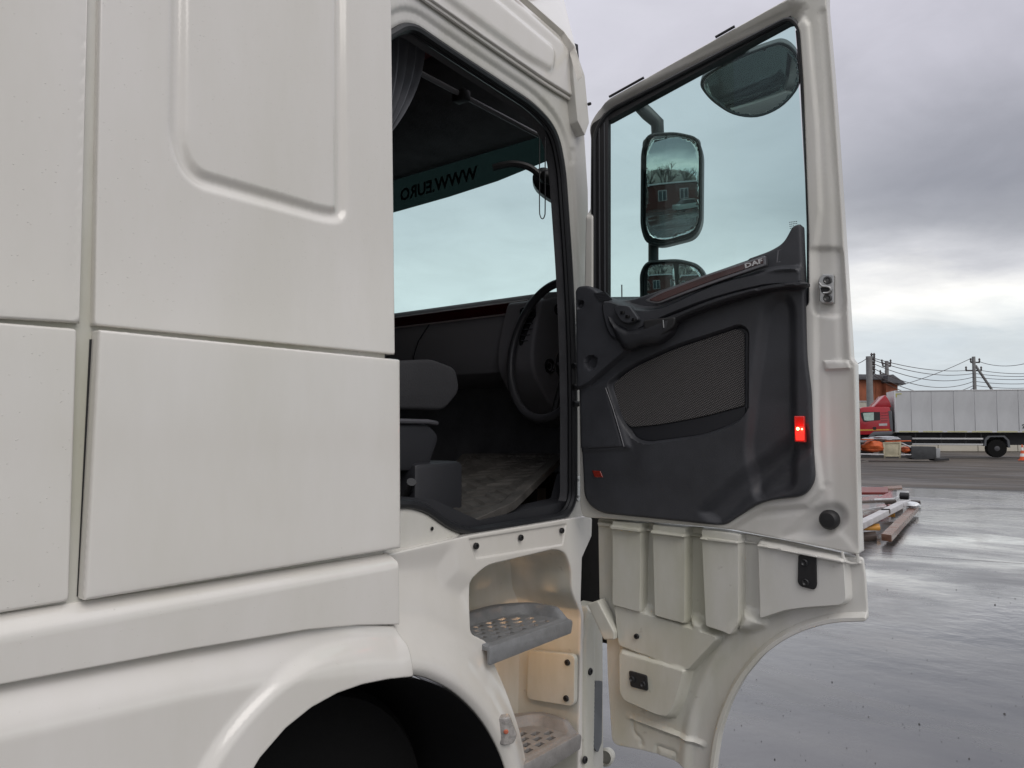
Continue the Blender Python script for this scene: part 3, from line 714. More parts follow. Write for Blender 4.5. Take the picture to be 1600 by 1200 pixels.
# ---- seat
SEATM = mat('seat_cloth', (.024, .024, .027), .85, bumpd=.002, bscale=180, var=.2)
sx = -2.14; SH = .13
st = MB().prism(rp([(a + SH, b + .01) for a, b in [(1.25, 1.80), (1.30, 1.93), (1.74, 1.975), (1.86, 1.95), (1.88, 1.87), (1.80, 1.80)]], .03), sx - .27, sx + .27, FXF)
st.build('seat_cushion', SEATM, truck, bevel=.03, seg=3)
MB().prism(rp([(a + SH, b) for a, b in [(1.22, 1.62), (1.26, 1.76), (1.74, 1.765), (1.80, 1.72), (1.74, 1.60)]], .03), sx - .25, sx + .25, FXF).build('seat_suspension', TRIMD, truck, bevel=.015)
MB().box(sx - .20, sx + .20, 1.43, 1.85, 1.25, 1.6).build('seat_base', DARKIN, truck, bevel=.02)
MB().prism(rp([(1.18, 1.9), (1.05, 2.6), (1.17, 2.64), (1.36, 1.95)], .04), sx - .25, sx + .25, FXF).build('seat_back', SEATM, truck, bevel=.03)
MB().tube([Vector((sx + .255, 1.45, 1.775)), Vector((sx + .258, 1.86, 1.77)), Vector((sx + .23, 1.93, 1.765)), Vector((sx + .1, 1.935, 1.76))], .008, 8).build('seat_rail', mat('seat_trim_edge', (.09, .09, .10), .4), truck)
# pedestal with its lever
px_ = at_depth(650, 745, 2.72)
MB().box(px_.x - .12, px_.x + .12, px_.y - .12, px_.y + .12, 1.2, px_.z + .055).build('park_brake_box', TRIMD, truck, bevel=.02)
kb = onw(frame((0, px_.y - .13, 0), (1, 0, 0), (0, 0, 1)), 640, 766)
MB().tube([kb + Vector((-.05, 0, -.05)), kb, kb + Vector((.03, -.02, .03))], [.008, .012, .016], 10).build('brake_lever', BLACKG, truck)
# ---- floor mat (lies loose in the cab)
fm = rp([(a, max(b, .09)) for a, b in loc(FLR, [(672, 766), (724, 714), (884, 714), (890, 800), (880, 806), (735, 830), (705, 818), (680, 792)])], .03)
FM = mat('mat_rubber', (.055, .051, .046), .6, bumpd=.002, bscale=160, var=.5, vscale=9, rvar=.1)
def mat_h(P):
    u = P[:, 0] * 17; vq = P[:, 1] * 17
    return .0055 * (np.abs(((u + .9 * np.abs(((vq * .6) % 2) - 1)) % 1) - .5) < .13)
def mat_h2(P): return np.where(sdf(P, fm) > .05, mat_h(P), .008)
mt = relief('floor_mat', FLR, fm, FM, h=mat_h2, step=.0085, depth=.02, er=.004, base=.01)
tag(mt, 'dirty ribbed rubber mat on the cab floor behind the open door', 'floor mat')
MB().prism(rp(S([(598, 798), (640, 792), (668, 800), (702, 826), (735, 838), (884, 814), (900, 786), (900, 740), (890, 740), (880, 780), (735, 812), (700, 796), (660, 778), (598, 776)], -.12), .01), -.18, -.08, SIDE).build('entry_sill', TRIMD, truck)
# ---- hanging cord
cd = at_depth(847, 214, 2.86)
def cp(u, v): return at_depth(u, v, 2.86)
lp = cat([cp(843, 214), cp(843, 270), cp(843, 325), cp(844, 337), cp(847.5, 342), cp(851, 337), cp(851.8, 325), cp(851.8, 270), cp(852, 214)], 5)
tag(MB().tube(lp, .0022, 6).build('hanging_cord', BLACK), 'thin black looped cord hanging inside the windscreen near the pillar', 'cord')
# ---- front mirror outside the windscreen
FM_ = frame(tuple(at_depth(858, 288, 3.75)), (.8, .6, 0), (0, 0, 1))
f2 = cat(loc(FM_, [(832, 275), (842, 262), (858, 263), (878, 285), (896, 306), (892, 322), (862, 312), (838, 294)]), 4, closed=True)
relief('front_mirror_housing', FM_, f2, HOUSING, h=lambda P: .03 * sm(sdf(P, f2) / .06), step=.012, depth=.06, er=.01, parent=truck)
MB().tube([at_depth(u, v, 3.70) for u, v in cat([(770, 262), (800, 256), (828, 262), (850, 280)], 5)], .017, 8).build('front_mirror_arm', BLACK, truck)
MB().lathe(at_depth(852, 276, 3.68), (0, -1, 0), [(.03, -.04), (.035, 0), (.02, .02), (.001, .022)], 14).build('mirror_joint', BLACK, truck)
# ================================================================ THE OPEN DOOR
def Dp(pts, off=0.0): return loc(DOOR, pts, off)
frame_out = rp(Dp([(919, 198), (940, 160), (1236, -6), (1262, -28), (1291, -30), (1291, 5), (1302, 130), (1320, 400), (1330, 560), (1336, 566), (1339, 700), (1343, 868), (1300, 858), (1130, 825), (1000, 814), (912, 808), (908, 790), (905, 455), (915, 448)]),
               [.03, .05, .03, .02, .01, .02, .1, .2, .01, .01, .02, .012, .02, .05, .1, .02, .02, .01, .01], 5)
win = rp(Dp([(928, 210), (945, 176), (1234, 26), (1250, 44), (1256, 130), (1264, 355), (1264, 480), (1000, 520), (940, 520), (928, 480)]), [.03, .05, .05, .04, .05, .02, .02, .02, .02, .02], 6)
inn = Dp([(900, 180), (1242, 10), (1264, 40), (1278, 200), (1283, 330), (1275, 390), (1277, 700), (1286, 765), (1262, 790), (1192, 795), (1130, 834), (900, 815)])
def dfr_h(P):
    z = .010 * bump(P, inn, .02)
    z = z - .010 * bump(P, rp(Dp([(1268, 388), (1315, 388), (1322, 478), (1310, 495), (1272, 490)]), .02), .02)
    z = z + .006 * bump(P, Dp([(1287, 564), (1325, 564), (1329, 576), (1290, 578)]), .006)
    z = z - .004 * bump(P, Dp([(1290, 580), (1330, 580), (1340, 860), (1300, 820)]), .02)
    sw = rp(Dp([(1215, 842), (1262, 838), (1300, 836), (1322, 815), (1318, 795), (1300, 788), (1262, 800), (1240, 826)]), .03)
    z = z - .014 * bump(P, sw, .03)
    z = z - .006 * groove(P, Dp([(1285, 20), (1305, 300), (1316, 560)]), .02, -1)
    tl_ = Dp([(925, 320), (928, 212), (946, 176), (1234, 26)]); z = z - .044 * (1 - sm((ld(P, tl_) - .004) / .05))
    z = z - .035 * sm((sdf(P, tp) - .025) / .01)
    z = z + groove(P, Dp([(940, 812), (1130, 838), (1180, 806), (1265, 796), (1290, 760)]), .018, .003)
    return z
T = .03
tp = rp(Dp([(904, 456), (908, 449), (925, 447), (958, 468), (985, 468), (1040, 450), (1183, 400), (1205, 392), (1225, 380), (1240, 352), (1253, 350), (1256, 420), (1259, 560), (1266, 610), (1269, 700), (1273, 752), (1256, 776), (1190, 783), (1130, 822), (1090, 818), (935, 802), (912, 782), (908, 700), (905, 560)], T),
        [.005, .01, .02, .03, .02, .05, .05, .02, .03, .02, .01, .02, .05, .03, .05, .05, .03, .05, .02, .05, .05, .04, .05, .05], 5)
tk = truck
door = relief('door', DOOR, frame_out, WHITE_IN, holes=[win], h=dfr_h, step=.0085, depth=.05, er=.006, parent=truck, feat=[fe(inn, .02), fe(Dp([(1287, 564), (1325, 564), (1329, 576), (1290, 578)]), .006), fl(Dp([(940, 812), (1130, 838), (1180, 806), (1265, 796), (1290, 760)]), .014),
    (win, (-.004, -.014, -.026, -.04, -.054), True), fe(rp(Dp([(1268, 388), (1315, 388), (1322, 478), (1310, 495), (1272, 490)]), .02), .02)])
door['label'] = 'open cab door'
MB().prism(Dp([(912, 470), (1262, 470), (1330, 570), (1343, 866), (1130, 824), (912, 806)]), -.075, -.052, DOOR).build('outer_skin', WHITE, door, bevel=.004)
# window rubber and glass
wq = dens(win, .03)
MB().tube([DOOR @ Vector((x, y, -.004)) for x, y in wq], .008, 8, closed=True, up=(0, -1, 0)).build('window_seal', SEALM, door)
MB().prism(Dp([(926, 196), (953, 178), (953, 478), (926, 478)], -.02), -.03, -.006, DOOR).build('glass_run', BLACK, door, bevel=.003)
gr = MB()
for u in (936, 944):
    gr.tube([onw(DOOR, u, 192, -.004), onw(DOOR, u + 1, 476, -.004)], .0035, 6)
gr.build('run_lip', TRIM, door)
# black inner reveal along the top and the free side
for pts in ([(932, 196), (945, 178), (1236, 26), (1252, 44), (1250, 60), (1241, 34), (1232, 36), (952, 189)], [(1250, 40), (1257, 130), (1266, 350), (1262, 350), (1251, 130), (1244, 50)]):
    MB().prism(Dp(pts, -.015), -.045, -.008, DOOR).build('window_reveal', BLACK, door)
MB().prism(Dp([(930, 185), (1240, 15), (1262, 360), (1262, 500), (930, 500)], -.03), -.034, -.030, DOOR).build('window_pane', GLASS, door)
for a, b in (((952, 153), (1006, 123)), ((1118, 60), (1148, 43))):
    MB().tube([onw(DOOR, *a, .0) + Vector((0, 0, .004)), onw(DOOR, *b, .0) + Vector((0, 0, .004))], .005, 6).build('weather_strip', BLACK, door)
# etched mark in the pane's corner
em = MB()
for i in range(7):
    for j in range(5):
        if random.random() < .75:
            u = 1233 + j * 2.6 + i * .35; v = 348 + i * 3.1 - j * .35
            a, b = hit(DOOR, u, v, -.029); em.box(a, a + .0035, b, b + .0022, -.0298, -.0293, DOOR)
tag(em.build('glass_marking', mat('etched_ink', (.02, .02, .02), .6), door), kind='stuff')
# ---- trim panel
arm = cat(Dp([(946, 478), (960, 470), (1000, 482), (1040, 480), (1120, 445), (1200, 425), (1256, 422), (1256, 448), (1200, 452), (1120, 472), (1050, 498), (1000, 522), (972, 534), (955, 520)], T), 3, closed=True)
pod = rp(Dp([(890, 430), (925, 440), (952, 470), (966, 500), (984, 535), (985, 548), (945, 582), (918, 606), (890, 610)], T), [.01, .02, .03, .03, .03, .03, .05, .05, .01], 4)
pocket = rp(Dp([(951, 598), (985, 572), (1050, 542), (1120, 520), (1156, 508), (1168, 516), (1167, 640), (1150, 660), (1100, 680), (1010, 692), (990, 686), (968, 650)], T), [.02, .03, .05, .05, .03, .02, .02, .04, .05, .04, .03, .05], 5)
chan = rp(Dp([(1196, 480), (1212, 462), (1228, 462), (1237, 480), (1240, 760), (1180, 780), (1168, 700), (1178, 600)], T), .03, 4)
diag = Dp([(1125, 824), (1098, 800), (1140, 760), (1190, 720), (1255, 672), (1262, 700), (1190, 760), (1150, 800)], T)
def trim_h(P):
    z = .040 * bump(P, arm, .022)
    z = np.maximum(z, .028 * bump(P, pod, .012))
    z = z + .010 * bump(P, Dp([(900, 610), (960, 590), (968, 650), (985, 700), (900, 705)], T), .02) * (z < .01)
    z = z - .022 * bump(P, pocket, .012)
    z = z - .022 * bump(P, chan, .035)
    z = z - .018 * bump(P, diag, .05)
    for u, v, r_ in ((912, 477, .014), (929, 567, .024)):
        c = np.array(hit(DOOR, u, v, T)); d = np.linalg.norm(P - c, axis=1)
        z = z - .022 * (1 - sm((d - r_ + .004) / .006))
    z = z + groove(P, Dp([(900, 702), (975, 699), (950, 610)], T), .005, .004)
    z = z + .012 * bump(P, Dp([(1168, 398), (1262, 340), (1262, 425), (1175, 428)], T), .012)
    return z
trim = relief('trim_panel', DOOR, tp, TRIM, h=trim_h, base=T, step=.0062, depth=.03, er=.010, parent=door, feat=[fe(arm, .022), fe(pod, .012), fe(pocket, .012), fe(Dp([(900, 610), (960, 590), (968, 650), (985, 700), (900, 705)], T), .02), fl(Dp([(900, 702), (975, 699), (950, 610)], T), .005), fe(Dp([(1168, 398), (1262, 340), (1262, 425), (1175, 428)], T), .012)])
# armrest underside cap (darker), pull cup, switch pod
a2 = cat(Dp([(950, 492), (985, 515), (1040, 497), (1120, 466), (1200, 446), (1256, 440), (1256, 449), (1200, 455), (1120, 478), (1060, 502), (1050, 520), (1030, 536), (1005, 540), (975, 545)], .06), 3, closed=True)
relief('armrest_pad', DOOR, a2, TRIMD, base=.074, step=.008, depth=.04, er=.010, parent=door, h=lambda P: .012 * sm(sdf(P, a2) / .02))
cupm = rp(Dp([(1003, 500), (1056, 494), (1052, 512), (1030, 526), (1008, 528)], .085), .015)
relief('pull_cup', DOOR, cupm, BLACK, base=.084, step=.01, depth=.03, er=.006, parent=door)
MB().tube([onw(DOOR, 1036, 500, .092), onw(DOOR, 1037, 512, .092)], .002, 6).build('cup_clip', CHROME, door)
swf = rp(Dp([(958, 482), (966, 476), (984, 478), (1000, 500), (982, 506), (970, 502)], .088), .012)
sw_ = relief('switch_pod', DOOR, swf, TRIM, base=.092, step=.01, depth=.03, er=.004, parent=door)
for (u, v) in ((972, 488), (980, 494), (990, 499)):
    a, b = hit(DOOR, u, v, .098); MB().box(a - .008, a + .008, b - .005, b + .005, .092, .0965, DOOR).build('switch', BLACKG, sw_, bevel=.001) if False else MB().box(a - .008, a + .008, b - .005, b + .005, .092, .0965, DOOR).build('window_switch', BLACKG, door, bevel=.001)
# small grille on the pod's shoulder
sg_ = rp(Dp([(928, 458), (946, 456), (957, 468), (938, 472)], .058), .004)
sgo = MB().prism(sg_, .056, .0605, DOOR).build('tweeter_grille', TRIMD, door)
for i in range(5):
    a, b = hit(DOOR, 930 + i * 2.2, 460 + i * 2.4, .06); MB().tube([onw(DOOR, 930 + i * 2.2, 459.5 + i * 2.4, .061), onw(DOOR, 947 + i * 2, 458.5 + i * 2.1, .061)], .0009, 5).build('grille_slat', TRIM, door)
# veneer strip in its chrome frame, with the maker's letters
vo = rp(Dp([(1006, 470), (1030, 456), (1100, 430), (1196, 399), (1197, 415), (1120, 441), (1060, 463), (1026, 476)], .075), [.01, .03, .03, .006, .006, .04, .04, .02], 4)
relief('veneer_frame', DOOR, vo, mat('grey_bezel', (.16, .16, .17), .3, metal=.6), base=.076, step=.02, depth=.02, er=.003, parent=door)
vi = rp(Dp([(1013, 469), (1034, 458), (1100, 433), (1192, 403), (1193, 411), (1120, 436), (1062, 458), (1028, 472)], .077), [.01, .02, .03, .004, .004, .04, .04, .012], 4)
relief('veneer', DOOR, vi, WOOD, base=.0785, step=.02, depth=.004, er=.0015, parent=door)
a, b = hit(DOOR, 1164, 419, .08); a1, b1 = hit(DOOR, 1192, 410, .08)
ang = math.atan2(b1 - b, a1 - a)
ang=math.atan2(b1-b, a1-a)
text_mesh('letters', 'DAF', .0195, DOOR @ Matrix.Translation((a, b, .0795)) @ Matrix.Rotation(ang, 4, 'Z') @ Matrix.Scale(1.55, 4, (1, 0, 0)), mat('silver_print', (.55, .55, .55), .35, metal=.5), door, ext=.0004, bold=.0006)
sk = MB().tube([onw(DOOR, u, v, .062) for u, v in ((1215, 392), (1221, 390), (1216, 391), (1214, 410), (1219, 409))], .0016, 5).build('pull_notch', mat('notch_edge', (.12, .12, .13), .4), door)
# speaker cloth in the pocket and the dark bin below it
cl = rp(Dp([(957, 602), (988, 576), (1050, 547), (1120, 524), (1154, 513), (1164, 520), (1164, 634), (1100, 651), (1030, 664), (985, 668), (970, 648)], .012), [.02, .03, .05, .05, .03, .01, .01, .05, .05, .02, .03], 5)
CLOTH = bpy.data.materials.new('speaker_weave'); CLOTH.use_nodes = True
def weave():
    t = CLOTH.node_tree; b = t.nodes['Principled BSDF']; n_ = t.nodes; l_ = t.links
    tcn = n_.new('ShaderNodeTexCoord'); sp_ = n_.new('ShaderNodeSeparateXYZ'); l_.new(tcn.outputs['Object'], sp_.inputs[0])
    def m2(op, a, b_):
        q = n_.new('ShaderNodeMath'); q.operation = op
        for i, x in enumerate((a, b_)):
            if isinstance(x, (int, float)): q.inputs[i].default_value = x
            else: l_.new(x, q.inputs[i])
        return q.outputs[0]
    f = 2 * math.pi / .0095
    sx_ = m2('SINE', m2('MULTIPLY', m2('ADD', sp_.outputs[0], m2('MULTIPLY', sp_.outputs[2], .3)), f), 0); sz_ = m2('SINE', m2('MULTIPLY', m2('ADD', sp_.outputs[2], m2('MULTIPLY', sp_.outputs[0], -.25)), f * 1.35), 0)
    pr_ = m2('ADD', m2('MULTIPLY', m2('MULTIPLY', sx_, sz_), .5), .5)
    r = n_.new('ShaderNodeValToRGB'); r.color_ramp.elements[0].color = (.012, .012, .014, 1); r.color_ramp.elements[1].color = (.16, .15, .145, 1); r.color_ramp.elements[0].position = .25; r.color_ramp.elements[1].position = .95
    l_.new(pr_, r.inputs[0]); l_.new(r.outputs[0], b.inputs['Base Color']); b.inputs['Roughness'].default_value = .8
    bp = n_.new('ShaderNodeBump'); bp.inputs['Distance'].default_value = .003; l_.new(pr_, bp.inputs['Height']); l_.new(bp.outputs[0], b.inputs['Normal'])
weave()
relief('speaker_cloth', DOOR, cl, CLOTH, base=.018, step=.03, depth=.006, er=.003, parent=door)
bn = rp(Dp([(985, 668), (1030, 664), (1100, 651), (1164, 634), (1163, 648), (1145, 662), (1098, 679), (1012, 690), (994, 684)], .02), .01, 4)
relief('door_bin', DOOR, bn, BLACKG if False else mat('dark_bin_plastic', (.010, .011, .015), .5), base=.0125, step=.03, depth=.006, er=.002, parent=door)
edge = [onw(DOOR, u, v, T + .0115) for u, v in cat([(946, 606), (958, 640), (975, 698)], 5)]
MB().tube(edge, .0018, 5).build('trim_edge', mat('pale_edge', (.16, .16, .17), .4), door)
# lamps and reflector
rl = rp(Dp([(1241, 650), (1257, 650), (1258, 691), (1242, 690)], .038), .003)
relief('marker_lamp', DOOR, rl, mat('red_lens', (.30, .012, .01), .15, coat=1, emit=(1, .02, .01), es=.25), base=.042, step=.02, depth=.02, er=.003, parent=door)
MB().prism(rp(Dp([(1242.5, 666), (1256, 666), (1256.5, 688), (1243.5, 688)], .044), .003), .0425, .0432, DOOR).build('lit_window', mat('red_glow', (.5, .02, .01), .3, emit=(1, .03, .02), es=1.3), door)
for u, v, r_ in ((1246.5, 670, .0052), (1253, 670.5, .003)):
    MB().lathe(onw(DOOR, u, v, .043), (0, -1, 0), [(r_, 0), (r_ * .7, .002), (.0004, .003)], 12).build('bulb', mat('lamp_core', (1, .5, .3), .4, emit=(1, .30, .12), es=9), door)
ll = bpy.data.lights.new('marker_light', 'POINT'); ll.energy = .06; ll.color = (1, .05, .03); ll.shadow_soft_size = .01
lo = bpy.data.objects.new('marker_light', ll); C.objects.link(lo); lo.parent = door; lo.location = onw(DOOR, 1250, 671, .055) - wloc(door)
relief('reflector', DOOR, rp(Dp([(925, 735), (938, 736), (942, 746), (929, 746)], .032), .002), mat('red_reflector', (.22, .02, .012), .25, coat=.8, var=.3, vscale=200), base=.033, step=.02, depth=.006, er=.002, parent=door)
# rubber stop, lock and striker plate
MB().lathe(onw(DOOR, 1296, 812, .0), (0, -1, 0), [(.029, -.01), (.030, .004), (.026, .016), (.021, .022), (.0005, .024)], 28).build('rubber_stop', BLACK, door)
lk = rp(Dp([(1281, 433), (1286, 428), (1303, 429), (1303, 474), (1285, 474), (1280, 470), (1281, 455), (1279, 450), (1279, 438)], .01), .003, 3)
lock = relief('door_latch', DOOR, lk, GALV, base=.014, step=.02, depth=.02, er=.003, parent=door)
MB().prism(rp(Dp([(1281, 449), (1297, 447), (1299, 453), (1290, 458), (1283, 457)], .02), .003), .0142, .0165, DOOR).build('latch_slot', BLACK, door)
MB().tube([onw(DOOR, u, v, .021) for u, v in cat([(1280, 442), (1285, 447), (1294, 448), (1298, 452), (1295, 457), (1286, 458)], 4)], .0035, 8).build('latch_claw', GALV, door)
for v in (438, 466):
    MB().lathe(onw(DOOR, 1293.5, v, .012), (0, -1, 0), [(.0125, 0), (.0125, .006), (.009, .007), (.005, .003), (.0004, .003)], 20).build('latch_bolt', mat('dark_zinc', (.12, .12, .12), .4, metal=.8), door)
# ---- lower cover of the door
Lo = -.005
lc = rp(Dp([(928, 811), (1000, 817), (1120, 828), (1230, 848), (1330, 871), (1345, 874), (1349, 905), (1353, 972), (1315, 973), (1290, 976), (1255, 986), (1222, 1002), (1190, 1026), (1160, 1062), (1138, 1102), (1122, 1150), (1114, 1205), (1110, 1290), (1085, 1215), (1040, 1190), (1002, 1178), (950, 1168), (943, 1060), (941, 985), (930, 940)], Lo), [.01] + [.02] * 3 + [.01] * 5 + [.03] * 14 + [.02] * 2, 4)
ribs = [[(958, 810), (1006, 813), (1004, 958), (958, 945)], [(1020, 815), (1075, 821), (1074, 976), (1024, 962)], [(1096, 824), (1158, 832), (1158, 972), (1146, 992), (1103, 978)],
        [(1184, 844), (1322, 872), (1326, 938), (1316, 946), (1260, 950), (1230, 954), (1188, 968)]]
flatz = [[(957, 940), (1000, 953), (1100, 985), (1128, 995), (1090, 1035), (1075, 1052), (965, 1010)], [(966, 1012), (1076, 1044), (1060, 1100), (1048, 1123), (1030, 1120), (975, 1096), (967, 1080)]]
arch2 = cat(Dp([(1353, 972), (1315, 973), (1290, 976), (1255, 986), (1222, 1002), (1190, 1026), (1160, 1062), (1138, 1102), (1122, 1150), (1114, 1205), (1110, 1290)], Lo), 3)
rp_ = [rp(Dp(q, Lo), .012, 3) for q in ribs]; fp_ = [rp(Dp(q, Lo), .02, 3) for q in flatz]
cones = [rp(Dp([(1004, 950), (1022, 960), (1022, 980), (1012, 988), (1003, 976)], Lo), .01), rp(Dp([(1078, 966), (1099, 975), (1099, 990), (1090, 997), (1078, 990)], Lo), .01), rp(Dp([(1160, 955), (1186, 966), (1192, 978), (1170, 986), (1154, 984)], Lo), .01)]
def low_h(P):
    z = np.full(len(P), -.030)
    for q in rp_: z = np.maximum(z, -.030 + .044 * bump(P, q, .011))
    z = np.maximum(z, -.030 + .034 * bump(P, fp_[0], .016)); z = np.maximum(z, -.030 + .044 * bump(P, fp_[1], .022))
    for q in cones: z = np.maximum(z, -.030 + .034 * bump(P, q, .03))
    a = ld(P, arch2); z = np.maximum(z, -.030 + .026 * (1 - sm((a - .012) / .012)))
    z = z + .012 * (1 - sm(np.abs(a - .105) / .03)) * sm((H - .55 - P[:, 1]) / .12)
    z = z + .018 * bump(P, Dp([(930, 815), (1340, 872), (1340, 882), (1190, 852), (930, 822)], Lo), .006)
    z = z + groove(P, Dp([(980, 1125), (1080, 1162), (1090, 1166)], Lo), .012, -.012)
    z = z + groove(P, rp(Dp([(982, 1120), (984, 1150), (996, 1160), (997, 1172)], Lo), .02), .012, .005)
    z = z + groove(P, rp(Dp([(1020, 1190), (1020, 1170), (1050, 1181), (1051, 1192)], Lo), .01), .012, .005)
    return z
low = relief('lower_cover', DOOR, lc, WHITE_PL, h=low_h, base=Lo, step=.0075, depth=.045, er=.004, parent=door, feat=[fe(q, .011) for q in rp_] + [fe(fp_[0], .016), fe(fp_[1], .022)] + [fe(q, .03) for q in cones] + [(arch2, (-.012, -.018, -.024, .012, .018, .024), False),
    fe(Dp([(930, 815), (1340, 872), (1340, 882), (1190, 852), (930, 822)], Lo), .006), fl(Dp([(980, 1125), (1080, 1162), (1090, 1166)], Lo), .012), fl(rp(Dp([(982, 1120), (984, 1150), (996, 1160), (997, 1172)], Lo), .02), .012), fl(rp(Dp([(1020, 1190), (1020, 1170), (1050, 1181), (1051, 1192)], Lo), .01), .012)])
wedge = rp(Dp([(917, 944), (934, 938), (960, 988), (960, 1000), (943, 1000), (936, 985)], .02), .006)
relief('cover_wedge', DOOR, wedge, WHITE_PL, base=.02, step=.02, depth=.05, er=.006, parent=door)
for pts, off, holes_ in (([(1247, 867), (1272, 869), (1275, 872), (1276, 916), (1272, 922), (1250, 916), (1246, 910)], .017, [(1257, 879), (1259, 910)]), ([(982, 1048), (1010, 1056), (1012, 1080), (985, 1073)], .0165, [(988, 1061), (1005, 1069)])):
    pl_ = relief('striker_plate', DOOR, rp(Dp(pts, off), .007, 3), BLACK, base=off, step=.03, depth=.02, er=.002, parent=door)
    for u, v in holes_:
        MB().lathe(onw(DOOR, u, v, off), (0, -1, 0), [(.0105, 0), (.0105, .004), (.008, .006), (.004, .002), (.0004, .002)], 18).build('striker_bolt', mat('black_zinc', (.03, .03, .032), .35, metal=.3), door)
disc(DOOR, 995, 994, .009, .0, 'screw', BLACK, door, .008)
cl_ = [onw(DOOR, u, v, .004) for u, v in cat([(1316, 862), (1318, 872), (1322, 878), (1338, 880), (1340, 866)], 4)]
MB().tube(cl_, .0045, 8).build('corner_clip', WHITE_PL, door)
# ---- mirrors
npos = Vector((-1.33, 2.62, 2.6))
nm = Vector((.357, -.934, -.140)).normalized()
ex_ = Vector((0, 0, 1)).cross(nm).normalized(); MF = frame(tuple(npos), ex_, nm.cross(ex_))
hs = rp(loc(MF, [(1010, 208), (1055, 205), (1090, 213), (1098, 235), (1097, 350), (1085, 372), (1030, 386), (1008, 380), (1000, 355), (1001, 235)]), .03, 4)
relief('mirror_housing', MF, hs, HOUSING, step=.007, depth=.09, er=.007, parent=truck, h=lambda P: -.034 * sm((sdf(P, hs) - .0085) / .004), feat=[(hs, (.0083, .0093, .0105, .0118, .0128), True)])
gs = rp(loc(MF, [(1018, 215), (1055, 211), (1086, 220), (1090, 240), (1090, 345), (1080, 360), (1040, 372), (1016, 368), (1010, 350), (1011, 240)]), .022, 4)
cg = np.array(gs).mean(0); gs = [tuple(cg + (np.array(p) - cg) * 1.035) for p in gs]; RC_ = 1.5
relief('mirror_glass', MF, gs, MIRROR, step=.012, depth=.006, er=0, base=-.004, parent=truck, h=lambda P: -((P - cg) ** 2).sum(1) / (2 * RC_), sharp=180)
MB().prism(rp(loc(MF, [(1003, 214), (1095, 214), (1095, 365), (1006, 378)], -.09), .03), -.12, -.085, MF).build('mirror_back', HOUSING, truck, bevel=.015)
pm = MF.to_translation()
def mw(u, v, off=-.05): return onw(MF, u, v, off)
MB().tube([mw(975, 150), mw(992, 158), mw(1012, 178), mw(1027, 192), mw(1028, 215)], [.016, .024, .027, .026, .024], 12, flat=.7).build('mirror_arm', HOUSING, truck, bevel=0)
MB().tube([mw(1021, 375), mw(1021, 415)], .021, 12, flat=.8).build('mirror_stem', HOUSING, truck)
h2 = rp(loc(MF, [(1010, 407), (1060, 404), (1092, 412), (1104, 430), (1104, 478), (1085, 500), (1000, 500), (999, 425)]), .028, 4)
relief('wide_mirror_housing', MF, h2, HOUSING, step=.007, depth=.09, er=.007, parent=truck, h=lambda P: -.034 * sm((sdf(P, h2) - .0085) / .004), feat=[(h2, (.0083, .0093, .0105, .0118, .0128), True)])
for pts in ([(1015, 414), (1052, 411), (1057, 470), (1057, 492), (1012, 492), (1011, 425)], [(1060, 411), (1086, 418), (1097, 432), (1098, 470), (1090, 490), (1061, 492)]):
    g2 = rp(loc(MF, pts), .012, 3); c2 = np.array(g2).mean(0)
    relief('wide_mirror_glass', MF, g2, MIRROR, step=.012, depth=.006, er=0, base=-.002, parent=truck, h=(lambda c2: lambda P: -((P - c2) ** 2).sum(1) / (2 * 1.2) - (P[:, 1] - c2[1]) * .03)(c2), sharp=180)
# kerb mirror, hung from the door's head
kn = Vector((.20, -.66, -.70)).normalized(); kp = onw(DOOR, 1172, 125, -.22)
ex_ = Vector((0, 0, 1)).cross(kn).normalized(); KF = frame(tuple(kp), ex_, kn.cross(ex_))
kt = Matrix.Rotation(0, 4, 'Z')
ko = cat(loc(KF, [(1094, 132), (1099, 120), (1120, 106), (1160, 86), (1205, 69), (1224, 66), (1240, 76), (1252, 96), (1254, 118), (1243, 145), (1218, 170), (1183, 184), (1146, 180), (1116, 162), (1099, 144)]), 4, closed=True)
relief('kerb_mirror_housing', KF, ko, HOUSING, step=.007, depth=.035, er=.005, parent=door, h=lambda P: -.022 * sm((sdf(P, ko) - .006) / .005), feat=[(ko, (.0058, .007, .0085, .010, .0115), True)])
qk = np.array(ko); ck = qk.mean(0); kg = [tuple(ck + (p - ck) * .94 + np.array((0, -.004))) for p in qk]
relief('kerb_mirror_glass', KF, kg, mat('dark_mirror', (.27, .29, .29), .03, metal=1), step=.010, depth=.004, er=0, base=.0, parent=door, h=lambda P: -((P - ck) ** 2).sum(1) / (2 * 1.6), sharp=180)
MB().prism(rp(Dp([(1120, 104), (1128, 86), (1160, 70), (1172, 76), (1170, 92), (1136, 112)], -.20), .012), -.24, -.10, DOOR).build('kerb_mirror_bracket', HOUSING, door, bevel=.008)
